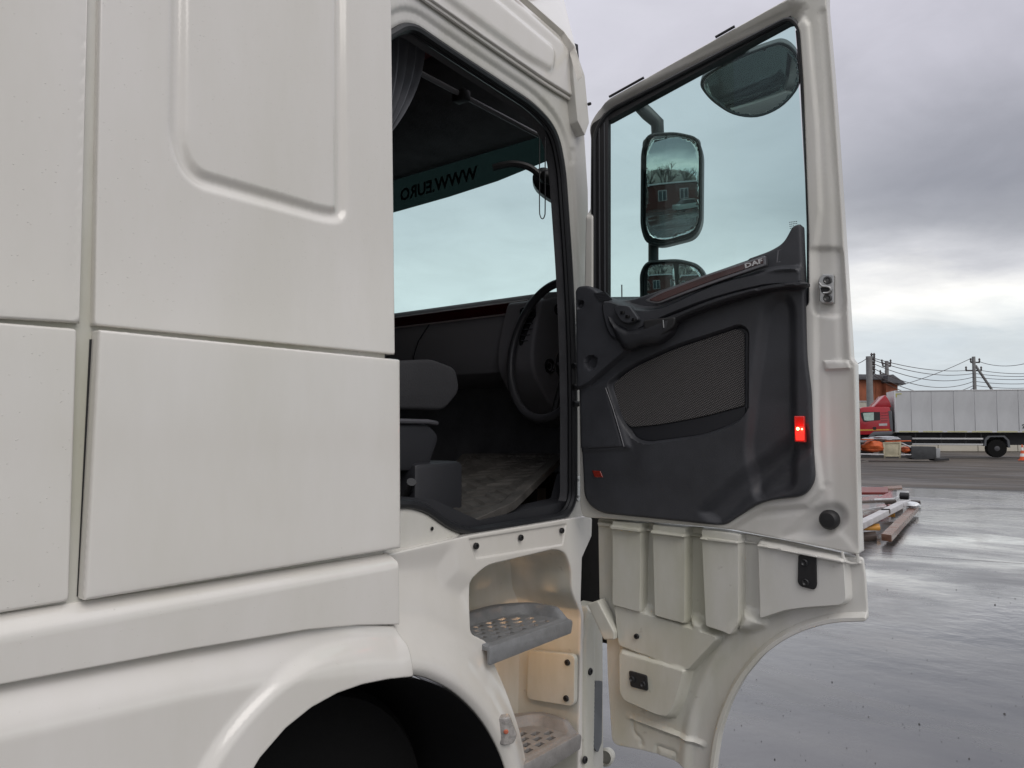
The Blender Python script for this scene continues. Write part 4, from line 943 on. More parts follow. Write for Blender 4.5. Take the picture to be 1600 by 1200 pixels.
# ================================================================ THE YARD
def ground_mat(name, dry, wet, rlo, rhi, sc_, stretch, bump_d, dirtc=None, grit=120):
    m = bpy.data.materials.new(name); m.use_nodes = True; t = m.node_tree; b = t.nodes['Principled BSDF']; n_ = t.nodes; l_ = t.links
    geo = n_.new('ShaderNodeNewGeometry'); mp = n_.new('ShaderNodeMapping'); mp.inputs['Scale'].default_value = stretch; mp.inputs['Rotation'].default_value = (0, 0, R(-10)); l_.new(geo.outputs['Position'], mp.inputs[0])
    a = n_.new('ShaderNodeTexNoise'); a.inputs['Scale'].default_value = sc_; a.inputs['Detail'].default_value = 8; a.inputs['Roughness'].default_value = .62; l_.new(mp.outputs[0], a.inputs['Vector'])
    r = n_.new('ShaderNodeValToRGB'); e = r.color_ramp.elements; e[0].position = .36; e[1].position = .64; e[0].color = (*wet, 1); e[1].color = (*dry, 1); l_.new(a.outputs['Fac'], r.inputs[0])
    col = r.outputs[0]
    if dirtc:
        q = n_.new('ShaderNodeTexNoise'); q.inputs['Scale'].default_value = sc_ * .45; q.inputs['Detail'].default_value = 7; l_.new(geo.outputs['Position'], q.inputs['Vector'])
        k_ = n_.new('ShaderNodeMapRange'); k_.inputs['From Min'].default_value = .50; k_.inputs['From Max'].default_value = .62; k_.inputs['To Max'].default_value = .7; l_.new(q.outputs['Fac'], k_.inputs[0])
        mx = n_.new('ShaderNodeMix'); mx.data_type = 'RGBA'; l_.new(k_.outputs[0], mx.inputs[0]); l_.new(col, mx.inputs[6]); mx.inputs[7].default_value = (*dirtc, 1); col = mx.outputs[2]
    g = n_.new('ShaderNodeTexNoise'); g.inputs['Scale'].default_value = grit; g.inputs['Detail'].default_value = 3; l_.new(geo.outputs['Position'], g.inputs['Vector'])
    hs_ = n_.new('ShaderNodeHueSaturation'); gm = n_.new('ShaderNodeMapRange'); gm.inputs['To Min'].default_value = .8; gm.inputs['To Max'].default_value = 1.2; l_.new(g.outputs['Fac'], gm.inputs[0]); l_.new(gm.outputs[0], hs_.inputs['Value']); l_.new(col, hs_.inputs['Color'])
    l_.new(hs_.outputs[0], b.inputs['Base Color'])
    c = n_.new('ShaderNodeTexNoise'); c.inputs['Scale'].default_value = sc_ * 1.3; c.inputs['Detail'].default_value = 7; c.inputs['Roughness'].default_value = .65; c.inputs['Distortion'].default_value = .5; l_.new(mp.outputs[0], c.inputs['Vector'])
    mr = n_.new('ShaderNodeMapRange'); mr.inputs['From Min'].default_value = .38; mr.inputs['From Max'].default_value = .64; mr.inputs['To Min'].default_value = rlo; mr.inputs['To Max'].default_value = rhi; l_.new(c.outputs['Fac'], mr.inputs[0]); l_.new(mr.outputs[0], b.inputs['Roughness'])
    w_ = n_.new('ShaderNodeTexNoise'); w_.inputs['Scale'].default_value = 4.5; w_.inputs['Detail'].default_value = 8; l_.new(geo.outputs['Position'], w_.inputs['Vector'])
    bp = n_.new('ShaderNodeBump'); bp.inputs['Distance'].default_value = bump_d; bp.inputs['Strength'].default_value = .7; l_.new(w_.outputs['Fac'], bp.inputs['Height'])
    b2 = n_.new('ShaderNodeBump'); b2.inputs['Distance'].default_value = bump_d * .06; b2.inputs['Strength'].default_value = .5; l_.new(g.outputs['Fac'], b2.inputs['Height']); l_.new(bp.outputs[0], b2.inputs['Normal']); l_.new(b2.outputs[0], b.inputs['Normal'])
    if rlo < .3: b.inputs['Coat Weight'].default_value = 1; b.inputs['Coat IOR'].default_value = 1.5; l_.new(mr.outputs[0], b.inputs['Coat Roughness']); l_.new(b2.outputs[0], b.inputs['Coat Normal'])
    return m
WETC = ground_mat('wet_concrete', (.115, .112, .108), (.026, .028, .032), .02, .40, .34, (.55, 1.25, 1), .0045, dirtc=(.055, .040, .028))
DIRT = ground_mat('damp_dirt', (.085, .068, .052), (.030, .026, .022), .42, .95, .30, (.45, 1.4, 1), .04, dirtc=(.055, .05, .047), grit=14)
g = MB(); g.add([(-900, -900, -.04), (900, -900, -.04), (900, 900, -.04), (-900, 900, -.04)], [(0, 1, 2, 3)])
ground = tag(g.build('ground', DIRT), kind='structure')
GA = R(10); gx_ = Vector((math.cos(GA), math.sin(GA), 0)); gy_ = Vector((-math.sin(GA), math.cos(GA), 0))
def gs_(u, v): a, b = hit(GND, u, v); return Vector((a, b, 0))
s1 = gs_(1340, 862).dot(gy_); s2 = gs_(1500, 800).dot(gy_); rowh = (s2 - s1)
yard = tag(MB().box(-70, 70, s1 - 8 * rowh, s1 + 2 * rowh + .6, -.039, -.016, Matrix(((gx_.x, gy_.x, 0, 0), (gx_.y, gy_.y, 0, 0), (0, 0, 1, 0), (0, 0, 0, 1)))).build('yard_paving', mat('wet_joint_grit', (.03, .03, .03), .5)), kind='structure')
GF = Matrix(((gx_.x, gy_.x, 0, 0), (gx_.y, gy_.y, 0, 0), (0, 0, 1, 0), (0, 0, 0, 1)))
rows = [s1 - 8 * rowh + i * rowh for i in range(9)] + [s1 + rowh, s1 + 2 * rowh]
rs = sorted(set(round(x, 4) for x in rows)); rs = [x for x in rs if abs(x - (s1 - rowh)) > .01]
rnd = random.Random(3)
for i in range(len(rs) - 1):
    for j in range(-6, 6):
        x0 = j * 7.5 + 3.2; z = rnd.uniform(-.002, .002)
        o = MB().box(x0 + .005, x0 + 7.5 - .005, rs[i] + .006, rs[i + 1] - .006, -.02, z, GF).build('concrete_slab', WETC, yard, bevel=.003, seg=1)
# pebbles and crumbs
pb = MB(); rnd = random.Random(5)
for i in range(190):
    u = rnd.uniform(1100, 1640); v = 772 + (rnd.random() ** .6) * 430
    p = gs_(u, v); r_ = rnd.uniform(.003, .009) * (1 if rnd.random() < .93 else 2) * (.5 if v > 950 else 1)
    a = rnd.uniform(0, 6); e1 = Vector((math.cos(a), math.sin(a), 0)) * r_; e2_ = Vector((-math.sin(a), math.cos(a), 0)) * r_ * rnd.uniform(.5, 1)
    pb.add([p + e1, p + e2_, p - e1 * .9, p - e2_, p + e1 * .3 + Vector((0, 0, r_ * .8)), p - e1 * .3 + Vector((0, 0, r_ * .7))], [(0, 1, 4), (1, 5, 4), (1, 2, 5), (2, 3, 5), (3, 4, 5), (3, 0, 4), (0, 3, 2, 1)])
tag(pb.build('pebbles', mat('dark_pebble', (.03, .028, .026), .6)), kind='stuff')

# ================================================================ THE PILE OF BOARDS
def lerp(a, b, t): return a + (b - a) * t
def board(name, p, q, wv, z0, z1, m, label, cat_='board', bevel=.004, tilt=0):
    """a board from px point p to q on the plane z=z1, width vector to the point wv (px)"""
    fr = gz(z1); P = Vector((*hit(fr, *p), z1)); Q = Vector((*hit(fr, *q), z1)); W_ = Vector((*hit(fr, *wv), z1)) - P
    v = [P, Q, Q + W_, P + W_]; v2 = [x + Vector((0, 0, z0 - z1)) for x in v]
    if tilt: v[1].z += tilt; v[2].z += tilt; v2[1].z += tilt; v2[2].z += tilt
    o = MB().add(v + v2, [(0, 1, 2, 3), (7, 6, 5, 4), (0, 4, 5, 1), (1, 5, 6, 2), (2, 6, 7, 3), (3, 7, 4, 0)]).build(name, m, bevel=bevel, seg=1)
    return tag(o, label, cat_)
BR = mat('wet_brown_board', (.16, .075, .045), .28, var=.35, vscale=5, rvar=.1); GYB = mat('pale_sheet', (.48, .47, .48), .35, var=.25, vscale=4, rvar=.1)
RED_ = mat('red_board', (.17, .022, .018), .35, var=.3); DRKB = mat('dark_timber', (.05, .035, .028), .7, var=.4); YEL = mat('ochre_batten', (.50, .24, .04), .5, var=.25); GLZ = mat('glassy_white_sheet', (.62, .64, .66), .12, coat=.8, var=.15)
board('brown_board', (1377, 834), (1423, 790), (1393, 836), .06, .16, BR, 'long wet reddish brown board at the right edge of the board pile', 'board')
board('ochre_batten', (1330, 818), (1374, 818), (1330, 823), .10, .16, YEL, 'ochre batten under the near end of the board pile, the longer one')
board('ochre_batten', (1380, 798), (1398, 799), (1380, 802), .10, .16, YEL, 'short ochre batten across the middle of the board pile')
board('timber_block', (1322, 833), (1368, 830), (1322, 840), .0, .08, DRKB, 'dark reddish timber block on the wet concrete under the pile')
board('timber_block', (1392, 792), (1410, 786), (1392, 797), .0, .10, DRKB, 'small dark timber block in the shade under the brown board')
board('red_channel', (1320, 832), (1391, 790), (1334, 830), .16, .20, RED_, 'narrow red board lying between the brown board and the pale sheet')
board('pale_sheet', (1300, 832), (1402, 784), (1335, 824), .20, .30, GYB, 'pale lilac grey trough sheet in the middle of the board pile')
board('white_sheet', (1290, 806), (1385, 790), (1290, 785), .20, .24, GLZ, 'wet white sheet reflecting the sky at the left of the pile')
board('dark_batten', (1376, 795), (1391, 795), (1376, 797), .24, .30, DRKB, 'little dark block resting on the pale trough sheet')
board('framed_pane', (1366, 779), (1397, 778), (1392, 768), .22, .27, GLZ, 'tilted framed white pane on top of the board pile')
board('dark_frame_bar', (1300, 784), (1399, 780), (1300, 786), .20, .27, DRKB, 'long dark bar along the front of the white panes')
board('dark_plank', (1416, 781), (1438, 782), (1416, 783), .06, .12, DRKB, 'short dark plank poking out right of the pile')
board('red_sheet', (1300, 769), (1388, 769), (1306, 761), .18, .24, RED_, 'dark red sheet lying at the far side of the board pile')
board('far_plank', (1380, 764), (1410, 762), (1380, 760), .10, .15, BR, 'thin brown plank at the far right tip of the pile')
rb_ = at_depth(1413, 775, 16.2)
tag(MB().lathe(rb_, DD, [(.05, -.09), (.075, -.08), (.075, .08), (.05, .09)], 14).build('pipe_end', BLACK), 'round black pipe end on the board pile beside the tilted pane', 'pipe')
nb = MB(); rnd = random.Random(9)
def blob(c, rx, ry, rz_, seed, n=14, m=9, crump=.22):
    rr = random.Random(seed); V = []; F = []
    ph = [rr.uniform(0, 6) for _ in range(6)]
    for i in range(m + 1):
        th = math.pi * i / m
        for j in range(n):
            a = 2 * math.pi * j / n
            d = 1 + crump * (math.sin(3 * a + ph[0] + th * 2) * .5 + math.sin(5 * a + ph[1] - 3 * th) * .3 + math.sin(7 * th + ph[2]) * .25) * math.sin(th) + rr.uniform(-.05, .05) * math.sin(th)
            V.append(Vector(c) + Vector((rx * math.sin(th) * math.cos(a) * d, ry * math.sin(th) * math.sin(a) * d, rz_ * math.cos(th) * (d if th < 1.6 else .7))))
    for i in range(m):
        for j in range(n): F.append((i * n + j, i * n + (j + 1) % n, (i + 1) * n + (j + 1) % n, (i + 1) * n + j))
    return V, F
tag(MB().add(*blob(at_depth(1425, 789, 15.2), .16, .14, .07, 4)).build('crumpled_bag', GLZ), 'crumpled pale plastic bag on the far end of the brown board', 'bag')

# ================================================================ THE RED RIGID LORRY
DPT = 46.5
RR = Vector((math.cos(R(YAW)), math.sin(R(YAW)), 0)); FF = Vector((-math.sin(R(YAW)), math.cos(R(YAW)), 0))
def bgframe(u, depth, turn):
    """upright frame facing the viewer at column u, turned by degrees (positive: right side nearer)"""
    p = CAMP + FF * depth + RR * (u - 800) / 1200 * depth; p.z = 0
    t = R(turn); ex = RR * math.cos(t) - FF * math.sin(t)
    return frame(tuple(p), ex, (0, 0, 1))
BF = bgframe(1397, DPT, 16)
def Z(zx, zy): return (1300 + zx / 5.333, 540 + zy / 5.333)
def B(pts, off=0.0, fr=None): return loc(fr or BF, [Z(*p) for p in pts], off)
lorry = empty('rigid_lorry', BF.to_translation(), 'red cab rigid lorry with a long white box body in the yard behind', 'lorry')
LRED = mat('lorry_red', (.36, .012, .022), .3, coat=.5, var=.15, vscale=1); BOXW = mat('dirty_white_panel', (.50, .51, .52), .5, var=.16, vscale=.9, stretch=(1, 1, .5)); CHAS = mat('chassis_dark', (.02, .02, .022), .7, var=.3)
GRYP = mat('grey_plastic', (.09, .095, .105), .6); ALU = mat('aluminium_rail', (.5, .5, .5), .4, metal=.4)
W2 = -2.45
cabp = rp(B([(196, 745), (194, 640), (206, 560), (224, 526), (262, 512), (350, 508), (482, 512), (496, 600), (502, 738), (330, 742)]), .06, 3)
MB().prism(cabp, W2, 0, BF).build('cab', LRED, lorry, bevel=.05)
MB().prism(B([(238, 560), (262, 553), (400, 553), (402, 620), (330, 628), (280, 636), (262, 632), (246, 600)], .01), .003, .012, BF).build('cab_window_seal', CHAS, lorry)
MB().prism(B([(258, 562), (348, 557), (349, 622), (300, 626), (270, 622)], .02), .014, .02, BF).build('cab_window', mat('far_pane', (.42, .55, .50), .1, var=.2), lorry)
MB().prism(B([(206, 640), (206, 572), (228, 532), (236, 536), (222, 580), (216, 640)], .02), -.1, .015, BF).build('windscreen', BLACKG, lorry)
MB().prism(B([(352, 507), (445, 410), (462, 430), (482, 462), (497, 515)], 0), W2 + .2, -.05, BF).build('roof_deflector', LRED, lorry, bevel=.04)
MB().prism(B([(480, 540), (500, 545), (512, 735), (490, 738), (478, 640)], .0), W2, -.02, BF).build('side_deflector', GRYP, lorry, bevel=.02)
MB().prism(B([(470, 545), (488, 545), (505, 700), (488, 700)], .02), .004, .02, BF).build('side_flap', GRYP, lorry)
MB().prism(B([(300, 770), (318, 738), (350, 716), (500, 712), (502, 742), (360, 748), (330, 770)], .02), -.2, .02, BF).build('wheel_arch', GRYP, lorry, bevel=.01)
MB().prism(B([(215, 698), (478, 694), (478, 706), (215, 712)], .01), .002, .008, BF).build('ochre_stripe', YEL, lorry)
MB().prism(B([(390, 650), (460, 648), (460, 666), (392, 668)], .01), .002, .010, BF).build('white_plate', GYB, lorry)
MB().prism(B([(340, 678), (368, 678), (368, 700), (345, 700)], .01), .002, .03, BF).build('door_handle', BLACKG, lorry)
for a in (0, 1, 2, 3): MB().prism(B([(408, 560 + a * 22), (466, 558 + a * 22), (466, 561 + a * 22), (408, 563 + a * 22)], .01), .001, .012, BF).build('cab_louvre', CHAS, lorry)
MB().prism(B([(198, 522), (225, 516), (236, 524), (214, 548), (204, 552)], .3), .15, .35, BF).build('mirror', BLACK, lorry, bevel=.02)
MB().prism(B([(200, 750), (240, 750), (250, 890), (215, 890)], .0), -2.3, .0, BF).build('front_wheel', TYRE, lorry, bevel=.1) if False else None
def wheel(u, v, r, off, nm='rear_wheel', wfr=BF, root=lorry, wdt=.55):
    o = onw(wfr, *Z(u, v), off); ax = wfr.to_3x3() @ Vector((0, 0, 1))
    o.z = r
    w_ = MB().lathe(o, ax, [(r * .55, -wdt), (r * .96, -wdt), (r, -wdt + .05), (r, -.05), (r * .96, 0), (r * .6, .0)], 28).build(nm, TYRE, root)
    MB().lathe(o, ax, [(r * .58, -.01), (r * .54, -.08), (r * .3, -.10), (r * .28, .0), (r * .12, .02), (.001, .02)], 20).build('wheel_rim', mat('wheel_steel', (.06, .06, .065), .5), w_)
wheel(1375, 815, .52, -.06); wheel(285, 815, .50, -.10, 'front_wheel')
# box body
x0, zt0 = B([(520, 385)])[0]; x1, zt1 = B([(1600, 352)])[0]; _, zb = B([(600, 722)])[0]
slope = (zt1 - zt0) / (x1 - x0); XL = x0 + 8.3
zt = (zt0 + zt1) / 2
bx = MB().box(x0 + .03, XL - .03, zb + .05, zt - .03, W2, -.04, BF).build('box_body', BOXW, lorry)
cut = [520, 660, 830, 1015, 1190, 1375, 1555, 1740]
xs = [B([(c, 550)])[0][0] for c in cut] + [XL]
for a, b in zip(xs[:-1], xs[1:]):
    if b - a > .2: MB().box(a + .012, b - .012, zb + .06, zt - .07, -.05, -.012 + rnd.uniform(-.006, .004), BF).build('box_panel', BOXW, lorry, bevel=.008, seg=1)
MB().box(x0, XL, zt - .07, zt, W2, .0, BF).build('top_rail', ALU, lorry, bevel=.01)
MB().box(x0, XL, zb, zb + .07, W2, .0, BF).build('bottom_rail', BOXW, lorry, bevel=.01)
MB().box(x0 - .02, x0 + .06, zb, zt - .02, W2, .01, BF).build('corner_post', BOXW, lorry, bevel=.01)
for i in range(6):
    a = x0 + .2 + i * 1.3; MB().box(a, a + 1.05, zb + .02, zb + .06, .001, .008, BF).build('marker_tape', mat('yellow_tape', (.42, .40, .10), .5) if i == 0 else bpy.data.materials['yellow_tape'], lorry)
fu = mat('print_dark', (.05, .06, .06), .5)
for i, (a, b) in enumerate(((1582, 660), (1592, 672), (1586, 684))):
    MB().prism(B([(a, b), (a + 18, b - 6), (a + 20, b + 1), (a + 3, b + 8)], .0), -.009, .003, BF).build('box_print', fu, lorry)
MB().prism(B([(530, 400), (580, 398), (580, 405), (540, 407), (540, 430), (532, 432)], .0), -.008, .004, BF).build('corner_mark', bpy.data.materials['yellow_tape'], lorry)
MB().box(xs[0] - 2.2, XL - .2, .72, zb - .02, W2 + .7, -.55, BF).build('chassis', CHAS, lorry)
MB().prism(B([(540, 750), (665, 750), (668, 830), (545, 830)], -.1), -.8, -.1, BF).build('fuel_tank', CHAS, lorry, bevel=.05)
for v in (775, 822):
    a, b = B([(670, v)])[0]; c, _ = B([(1262, v)])[0]; MB().box(a, c, b - .05, b + .05, -.10, -.05, BF).build('side_guard_rail', ALU, lorry, bevel=.01)
for u in (700, 915, 1120, 1250):
    a, b = B([(u, 775)])[0]; MB().box(a - .03, a + .03, b - .4, b + .35, -.16, -.11, BF).build('guard_bracket', CHAS, lorry)
MB().prism(B([(1268, 835), (1275, 780), (1300, 752), (1440, 750), (1480, 790), (1488, 850), (1470, 850), (1462, 790), (1430, 762), (1320, 762), (1290, 790), (1285, 838)], .0), -.6, -.02, BF).build('rear_mudguard', GRYP, lorry)

# ---- things dumped in front of it
CF = bgframe(1360, 40.5, 6)
def cb(pts, fr=CF): return loc(fr, [Z(*p) for p in pts])
def thingprism(nm, pts, d, m, label, cat_, fr=CF, bevel=.02):
    return tag(MB().prism(cb(pts, fr), -d, 0, fr).build(nm, m, bevel=bevel), label, cat_)
ORG = mat('orange_sacking', (.50, .09, .015), .6, var=.3, vscale=6, bumpd=.03, bscale=8)
for i, (zx, zy, rx, rz2, lab) in enumerate(((340, 850, .62, .36, 'large bulging orange sack left of the beige crate'), (612, 873, .32, .20, 'small orange sack between the beige crate and the grey block'))):
    c = onw(CF, *Z(zx, zy), -.5); tag(MB().add(*blob(c, rx, .4, rz2, 20 + i, 22, 12, .3)).build('orange_sack', ORG), lab, 'sack')
thingprism('orange_board', [(258, 778), (350, 778), (352, 786), (260, 790)], .5, ORG, 'flat orange board above the large orange sack', 'board')
thingprism('orange_batten', [(455, 795), (662, 790), (662, 799), (456, 803)], .3, ORG, 'long thin orange batten lying over the beige crate', 'batten')
GRF = mat('grey_film', (.32, .33, .35), .35, var=.35, vscale=5, bumpd=.03, bscale=6)
c = onw(CF, *Z(430, 778), -.7); tag(MB().add(*blob(c, .75, .4, .16, 31, 20, 10, .4)).build('plastic_film', GRF), 'crumpled grey plastic film heaped behind the beige crate', 'film')
c = onw(CF, *Z(310, 800), -1.2); tag(MB().add(*blob(c, .55, .4, .2, 33, 20, 10, .4)).build('plastic_film', GRF), 'crumpled grey plastic film between the orange board and large sack', 'film')
CRT = mat('beige_crate', (.42, .38, .27), .7, var=.3, vscale=3)
cr_ = empty('crate', onw(CF, *Z(500, 930), 0), 'beige wooden crate beside the orange sacks in front of the red cab', 'crate')
MB().prism(cb([(432, 810), (572, 806), (560, 925), (440, 928)]), -.8, -.03, CF).build('crate_side', CRT, cr_, bevel=.01)
for p in ([(426, 806), (578, 800), (578, 812), (426, 818)], [(426, 818), (442, 818), (446, 938), (432, 938)], [(562, 812), (578, 812), (572, 938), (556, 938)], [(440, 914), (562, 912), (562, 926), (440, 930)]):
    MB().prism(cb(p), -.06, 0, CF).build('crate_batten', CRT, cr_, bevel=.005)
thingprism('white_board', [(572, 812), (586, 808), (660, 842), (656, 852)], .2, GYB, 'leaning white board between the crate and the dark block', 'board')
thingprism('dark_block', [(662, 848), (690, 840), (866, 842), (866, 930), (850, 945), (700, 950), (664, 940)], .9, mat('dark_block', (.05, .052, .055), .8, var=.3, vscale=4, bumpd=.02), 'dark grey block right of the beige crate, below the lorry body', 'block')
thingprism('grey_box', [(868, 855), (904, 858), (902, 935), (868, 935)], .8, mat('pale_block', (.30, .31, .32), .7, var=.2), 'pale grey box end beside the dark block', 'box')
thingprism('dark_board', [(850, 948), (975, 936), (980, 958), (860, 962)], .7, CHAS, 'dark board flat on the dirt right of the dark block', 'board')
thingprism('pale_beam', [(205, 898), (432, 902), (432, 914), (205, 910)], .3, GYB, 'long pale beam on the ground below the orange sacks, left of the crate', 'beam')
thingprism('pale_beam', [(575, 904), (662, 904), (662, 914), (575, 914)], .3, GYB, 'short pale beam between the crate and the dark block', 'beam')
thingprism('dark_pallet', [(205, 918), (660, 924), (700, 936), (205, 934)], .8, CHAS, 'dark flat pallet under the crate and orange sacks', 'pallet')
thingprism('scrap_plank', [(205, 965), (300, 958), (310, 966), (205, 985)], .5, mat('grey_plank', (.16, .15, .14), .8, var=.3), 'thin grey plank on dirt nearest the white door edge', 'plank')
c = onw(CF, *Z(230, 830), -.4)
tag(MB().prism(cb([(198, 760), (240, 765), (250, 890), (205, 890)]), -.6, -.1, CF).build('grey_drum', GRYP, bevel=.05), 'grey drum at the left end of the dumped goods', 'drum')
# cone
KC = onw(bgframe(1597, 41, 0), 1597.5, 711, 0); KC.z = 0
cone = empty('traffic_cone', KC, 'orange and white traffic cone beside the lorry rear wheel', 'cone')
OR2 = mat('cone_orange', (.62, .09, .02), .5); WH2 = mat('cone_white', (.7, .7, .68), .5)
MB().box(-.19, .19, -.19, .19, 0, .05, Matrix.Translation(KC)).build('cone_foot', OR2, cone, bevel=.01)
for i in range(5): MB().lathe(KC, (0, 0, 1), [(.14 - .024 * i, .05 + .16 * i), (.14 - .024 * (i + 1), .05 + .16 * (i + 1))], 18).build('cone_band', OR2 if i % 2 == 0 else WH2, cone)

# ================================================================ BUILDINGS, WALL AND POWER LINES
HF = bgframe(1366, 66, -8)
def hb_(pts, off=0, fr=HF): return loc(fr, [Z(*p) for p in pts], off)
BRK = mat('orange_brick', (.27, .085, .042), .85, var=.3, vscale=1.5, bumpd=.01, bscale=20); ROOFM = mat('grey_roofing', (.10, .10, .11), .7, var=.3)
bh = empty('brick_building', HF.to_translation(), 'small orange brick building with flat dark roof behind the red cab', 'building')
pb_ = hb_([(100, 275), (420, 290), (420, 600), (100, 600)]); xa = hb_([(60, 300)])[0][0]; xb = hb_([(420, 300)])[0][0]; xc = hb_([(515, 300)])[0][0]; zt_ = hb_([(300, 285)])[0][1]; zt2 = hb_([(480, 318)])[0][1]
MB().box(xa, xb, 0, zt_, -6, 0, HF).build('wall', BRK, bh)
MB().box(xb, xc, 0, zt2, -5, .5, HF).build('wall', BRK, bh)
MB().box(xa - .3, xb + .25, zt_, zt_ + .45, -6.3, .35, HF).build('roof', ROOFM, bh, bevel=.03)
MB().prism([(xb - .1, zt2 + .65), (xb + .4, zt2 + .75), (xc + .5, zt2), (xc + .5, zt2 - .1), (xb - .1, zt2 + .1)], -5.3, .9, HF).build('lean_to_roof', ROOFM, bh)
for z_ in (.3, .55, .75): MB().box(xb + .25, xc - .5, zt_ * z_ + 1, zt_ * z_ + 1.12, .5, .56, HF).build('brick_ledge', BRK, bh)
for a in (320, 365): MB().prism(hb_([(a, 300), (a + 8, 300), (a + 8, 470), (a, 470)]), 0, .06, HF).build('pilaster', BRK, bh)
WF = bgframe(1340, 58, 0)
wz = loc(WF, [Z(300, 468)])[0][1]
yw = empty('yard_wall', WF.to_translation(), 'plain cream yard wall running behind the lorry', 'wall')
WLM = mat('cream_render', (.50, .47, .40), .8, var=.12, vscale=1)
for i in range(12):
    MB().box(-9 + i * 3, -9 + i * 3 + 2.97, -.04, wz, -.2, rnd.uniform(-.01, .01), WF).build('wall_panel', WLM, yw, bevel=.02, seg=1)
MB().box(-9, 27, wz, wz + .08, -.24, .05, WF).build('coping', GYB, yw)
POLEC = mat('concrete_pole', (.22, .22, .22), .8, var=.2, vscale=3); INS = mat('insulator', (.05, .04, .04), .3)
def px_pt(zx, zy, depth):
    return at_depth(*Z(zx, zy), depth)
def pole(zx, zy, depth, r, label, arms, strut=None, kind='power_pole'):
    top = px_pt(zx, zy, depth); base = Vector((top.x, top.y, -.05))
    o = empty(kind, base, label, 'pole', 'power line poles')
    MB().tube([base, top], [r * 1.3, r], 12).build('shaft', POLEC, o)
    for (a, b, v) in arms:
        p, q = px_pt(a, v, depth), px_pt(b, v, depth)
        MB().tube([p, q], .07, 6).build('crossarm', INS, o)
        for t_ in (0.02, .98):
            s_ = lerp(p, q, t_); MB().lathe(s_, (0, 0, 1), [(.04, 0), (.09, .12), (.06, .2), (.1, .3), (.03, .42)], 8).build('insulator', INS, o)
    if strut: MB().tube([px_pt(*strut[0], depth), px_pt(*strut[1], depth - 1)], .12, 8).build('strut', POLEC, o)
    return o
pole(307, 90, 56, .21, 'thick pale concrete pole in front of the orange brick building', [(330, 352, 108), (332, 352, 150), (332, 352, 190), (332, 352, 232)])
pole(455, 128, 74, .17, 'slim dark power pole behind the brick building roof', [(415, 490, 150), (422, 488, 172), (402, 448, 238)])
pole(1180, 92, 74, .15, 'power pole with a diagonal strut above the white lorry body', [(1155, 1230, 140), (1115, 1246, 208)], strut=((1195, 165), (1462, 560)))
def wire(a, b, sag, depth_a, depth_b, lab):
    p, q = px_pt(*a, depth_a), px_pt(*b, depth_b); pts = []
    for i in range(17):
        t_ = i / 16; s_ = lerp(p, q, t_); s_.z -= sag * 4 * t_ * (1 - t_); pts.append(s_)
    tag(MB().tube(pts, .028, 5).build('power_cable', INS), lab, 'cable', 'power cables over the yard')
ORD = ['topmost', 'second', 'third', 'fourth', 'fifth', 'lowest']
for i, (a, b) in enumerate((((340, 103), (1115, 208)), ((345, 120), (1180, 232)), ((345, 150), (1180, 262)), ((345, 190), (1180, 298)), ((345, 228), (1180, 332)), ((350, 250), (1180, 352)))): wire(a, b, .35 + .2 * i, 56, 74, ORD[i] + ' from the top of the sagging cables between the thick pole and the strutted pole')
ORD = ['topmost', 'second', 'third', 'fourth', 'lowest']
for i, (a, b) in enumerate((((1246, 208), (1900, 208)), ((1190, 232), (1900, 230)), ((1190, 262), (1900, 252)), ((1190, 298), (1900, 288)), ((1190, 332), (1900, 326)))): wire(a, b, .3, 74, 70, ORD[i] + ' of the level cables running right from the strutted pole')
wire((1230, 135), (1900, 30), .8, 74, 60, 'cable rising to the right edge from the strutted pole top'); wire((1170, 100), (540, 340), .2, 74, 70, 'steep cable falling left from the very top of the strutted pole'); wire((290, 105), (100, 160), .2, 56, 50, 'cable leading left from the thick pole behind the door')
# grey shed far ahead, its roof just over the sill of the door window
SF = bgframe(975, 62, 0)
z0s = loc(SF, [(975, 464)])[0][1]
sh = empty('grey_shed', SF.to_translation(), 'long grey shed whose dark roof shows just above the door sill', 'building')
SHM = mat('shed_cladding', (.14, .16, .17), .7, var=.2, stretch=(6, 1, .2), vscale=2)
MB().box(-9, 3, 0, z0s - .5, -12, 0, SF).build('wall', SHM, sh); MB().prism([(-9.4, z0s - .5), (3.4, z0s - .5), (3.4, z0s), (-9.4, z0s - .15)], -12.3, .3, SF).build('roof', ROOFM, sh)
MB().tube([SF @ Vector((-.1, z0s - .1, 0)), SF @ Vector((-.1, z0s + 1.0, 0))], .06, 6).build('roof_antenna', INS, sh)

# ================================================================ BEHIND THE VIEWER (seen in the mirrors and the paint)
RB = frame((-14, -23, 0), (1, .05, 0), (0, 0, 1)); RB = Matrix.Translation((0, 0, 0)) @ RB
ez = Vector((0.05, -1, 0))
RB = frame((22, -23, 0), (-1, -.05, 0), (0, 0, 1))
rbld = empty('brick_office', (4, -24, 0), 'long dark red brick building with white windows, seen in the door mirror', 'building')
RBM = mat('dark_red_brick', (.12, .035, .03), .85, var=.25, vscale=2); SNOW = mat('pale_roof', (.30, .30, .29), .8, var=.3, vscale=.6); WFM = mat('white_frame', (.7, .7, .7), .5)
MB().box(0, 44, 0, 4.0, -8, 0, RB).build('wall', RBM, rbld)
MB().prism([(-8.6, 4.25), (.5, 4.25), (.5, 4.45), (-4, 6.6)], 0, 44.4, frame(tuple(RB @ Vector((0, 0, 0))), -(RB.to_3x3() @ Vector((0, 0, -1))), (0, 0, 1)) if True else None).build('roof', SNOW, rbld)
MB().box(-.3, 44.4, 4.0, 4.25, -8.4, .45, RB).build('eaves', WFM, rbld)
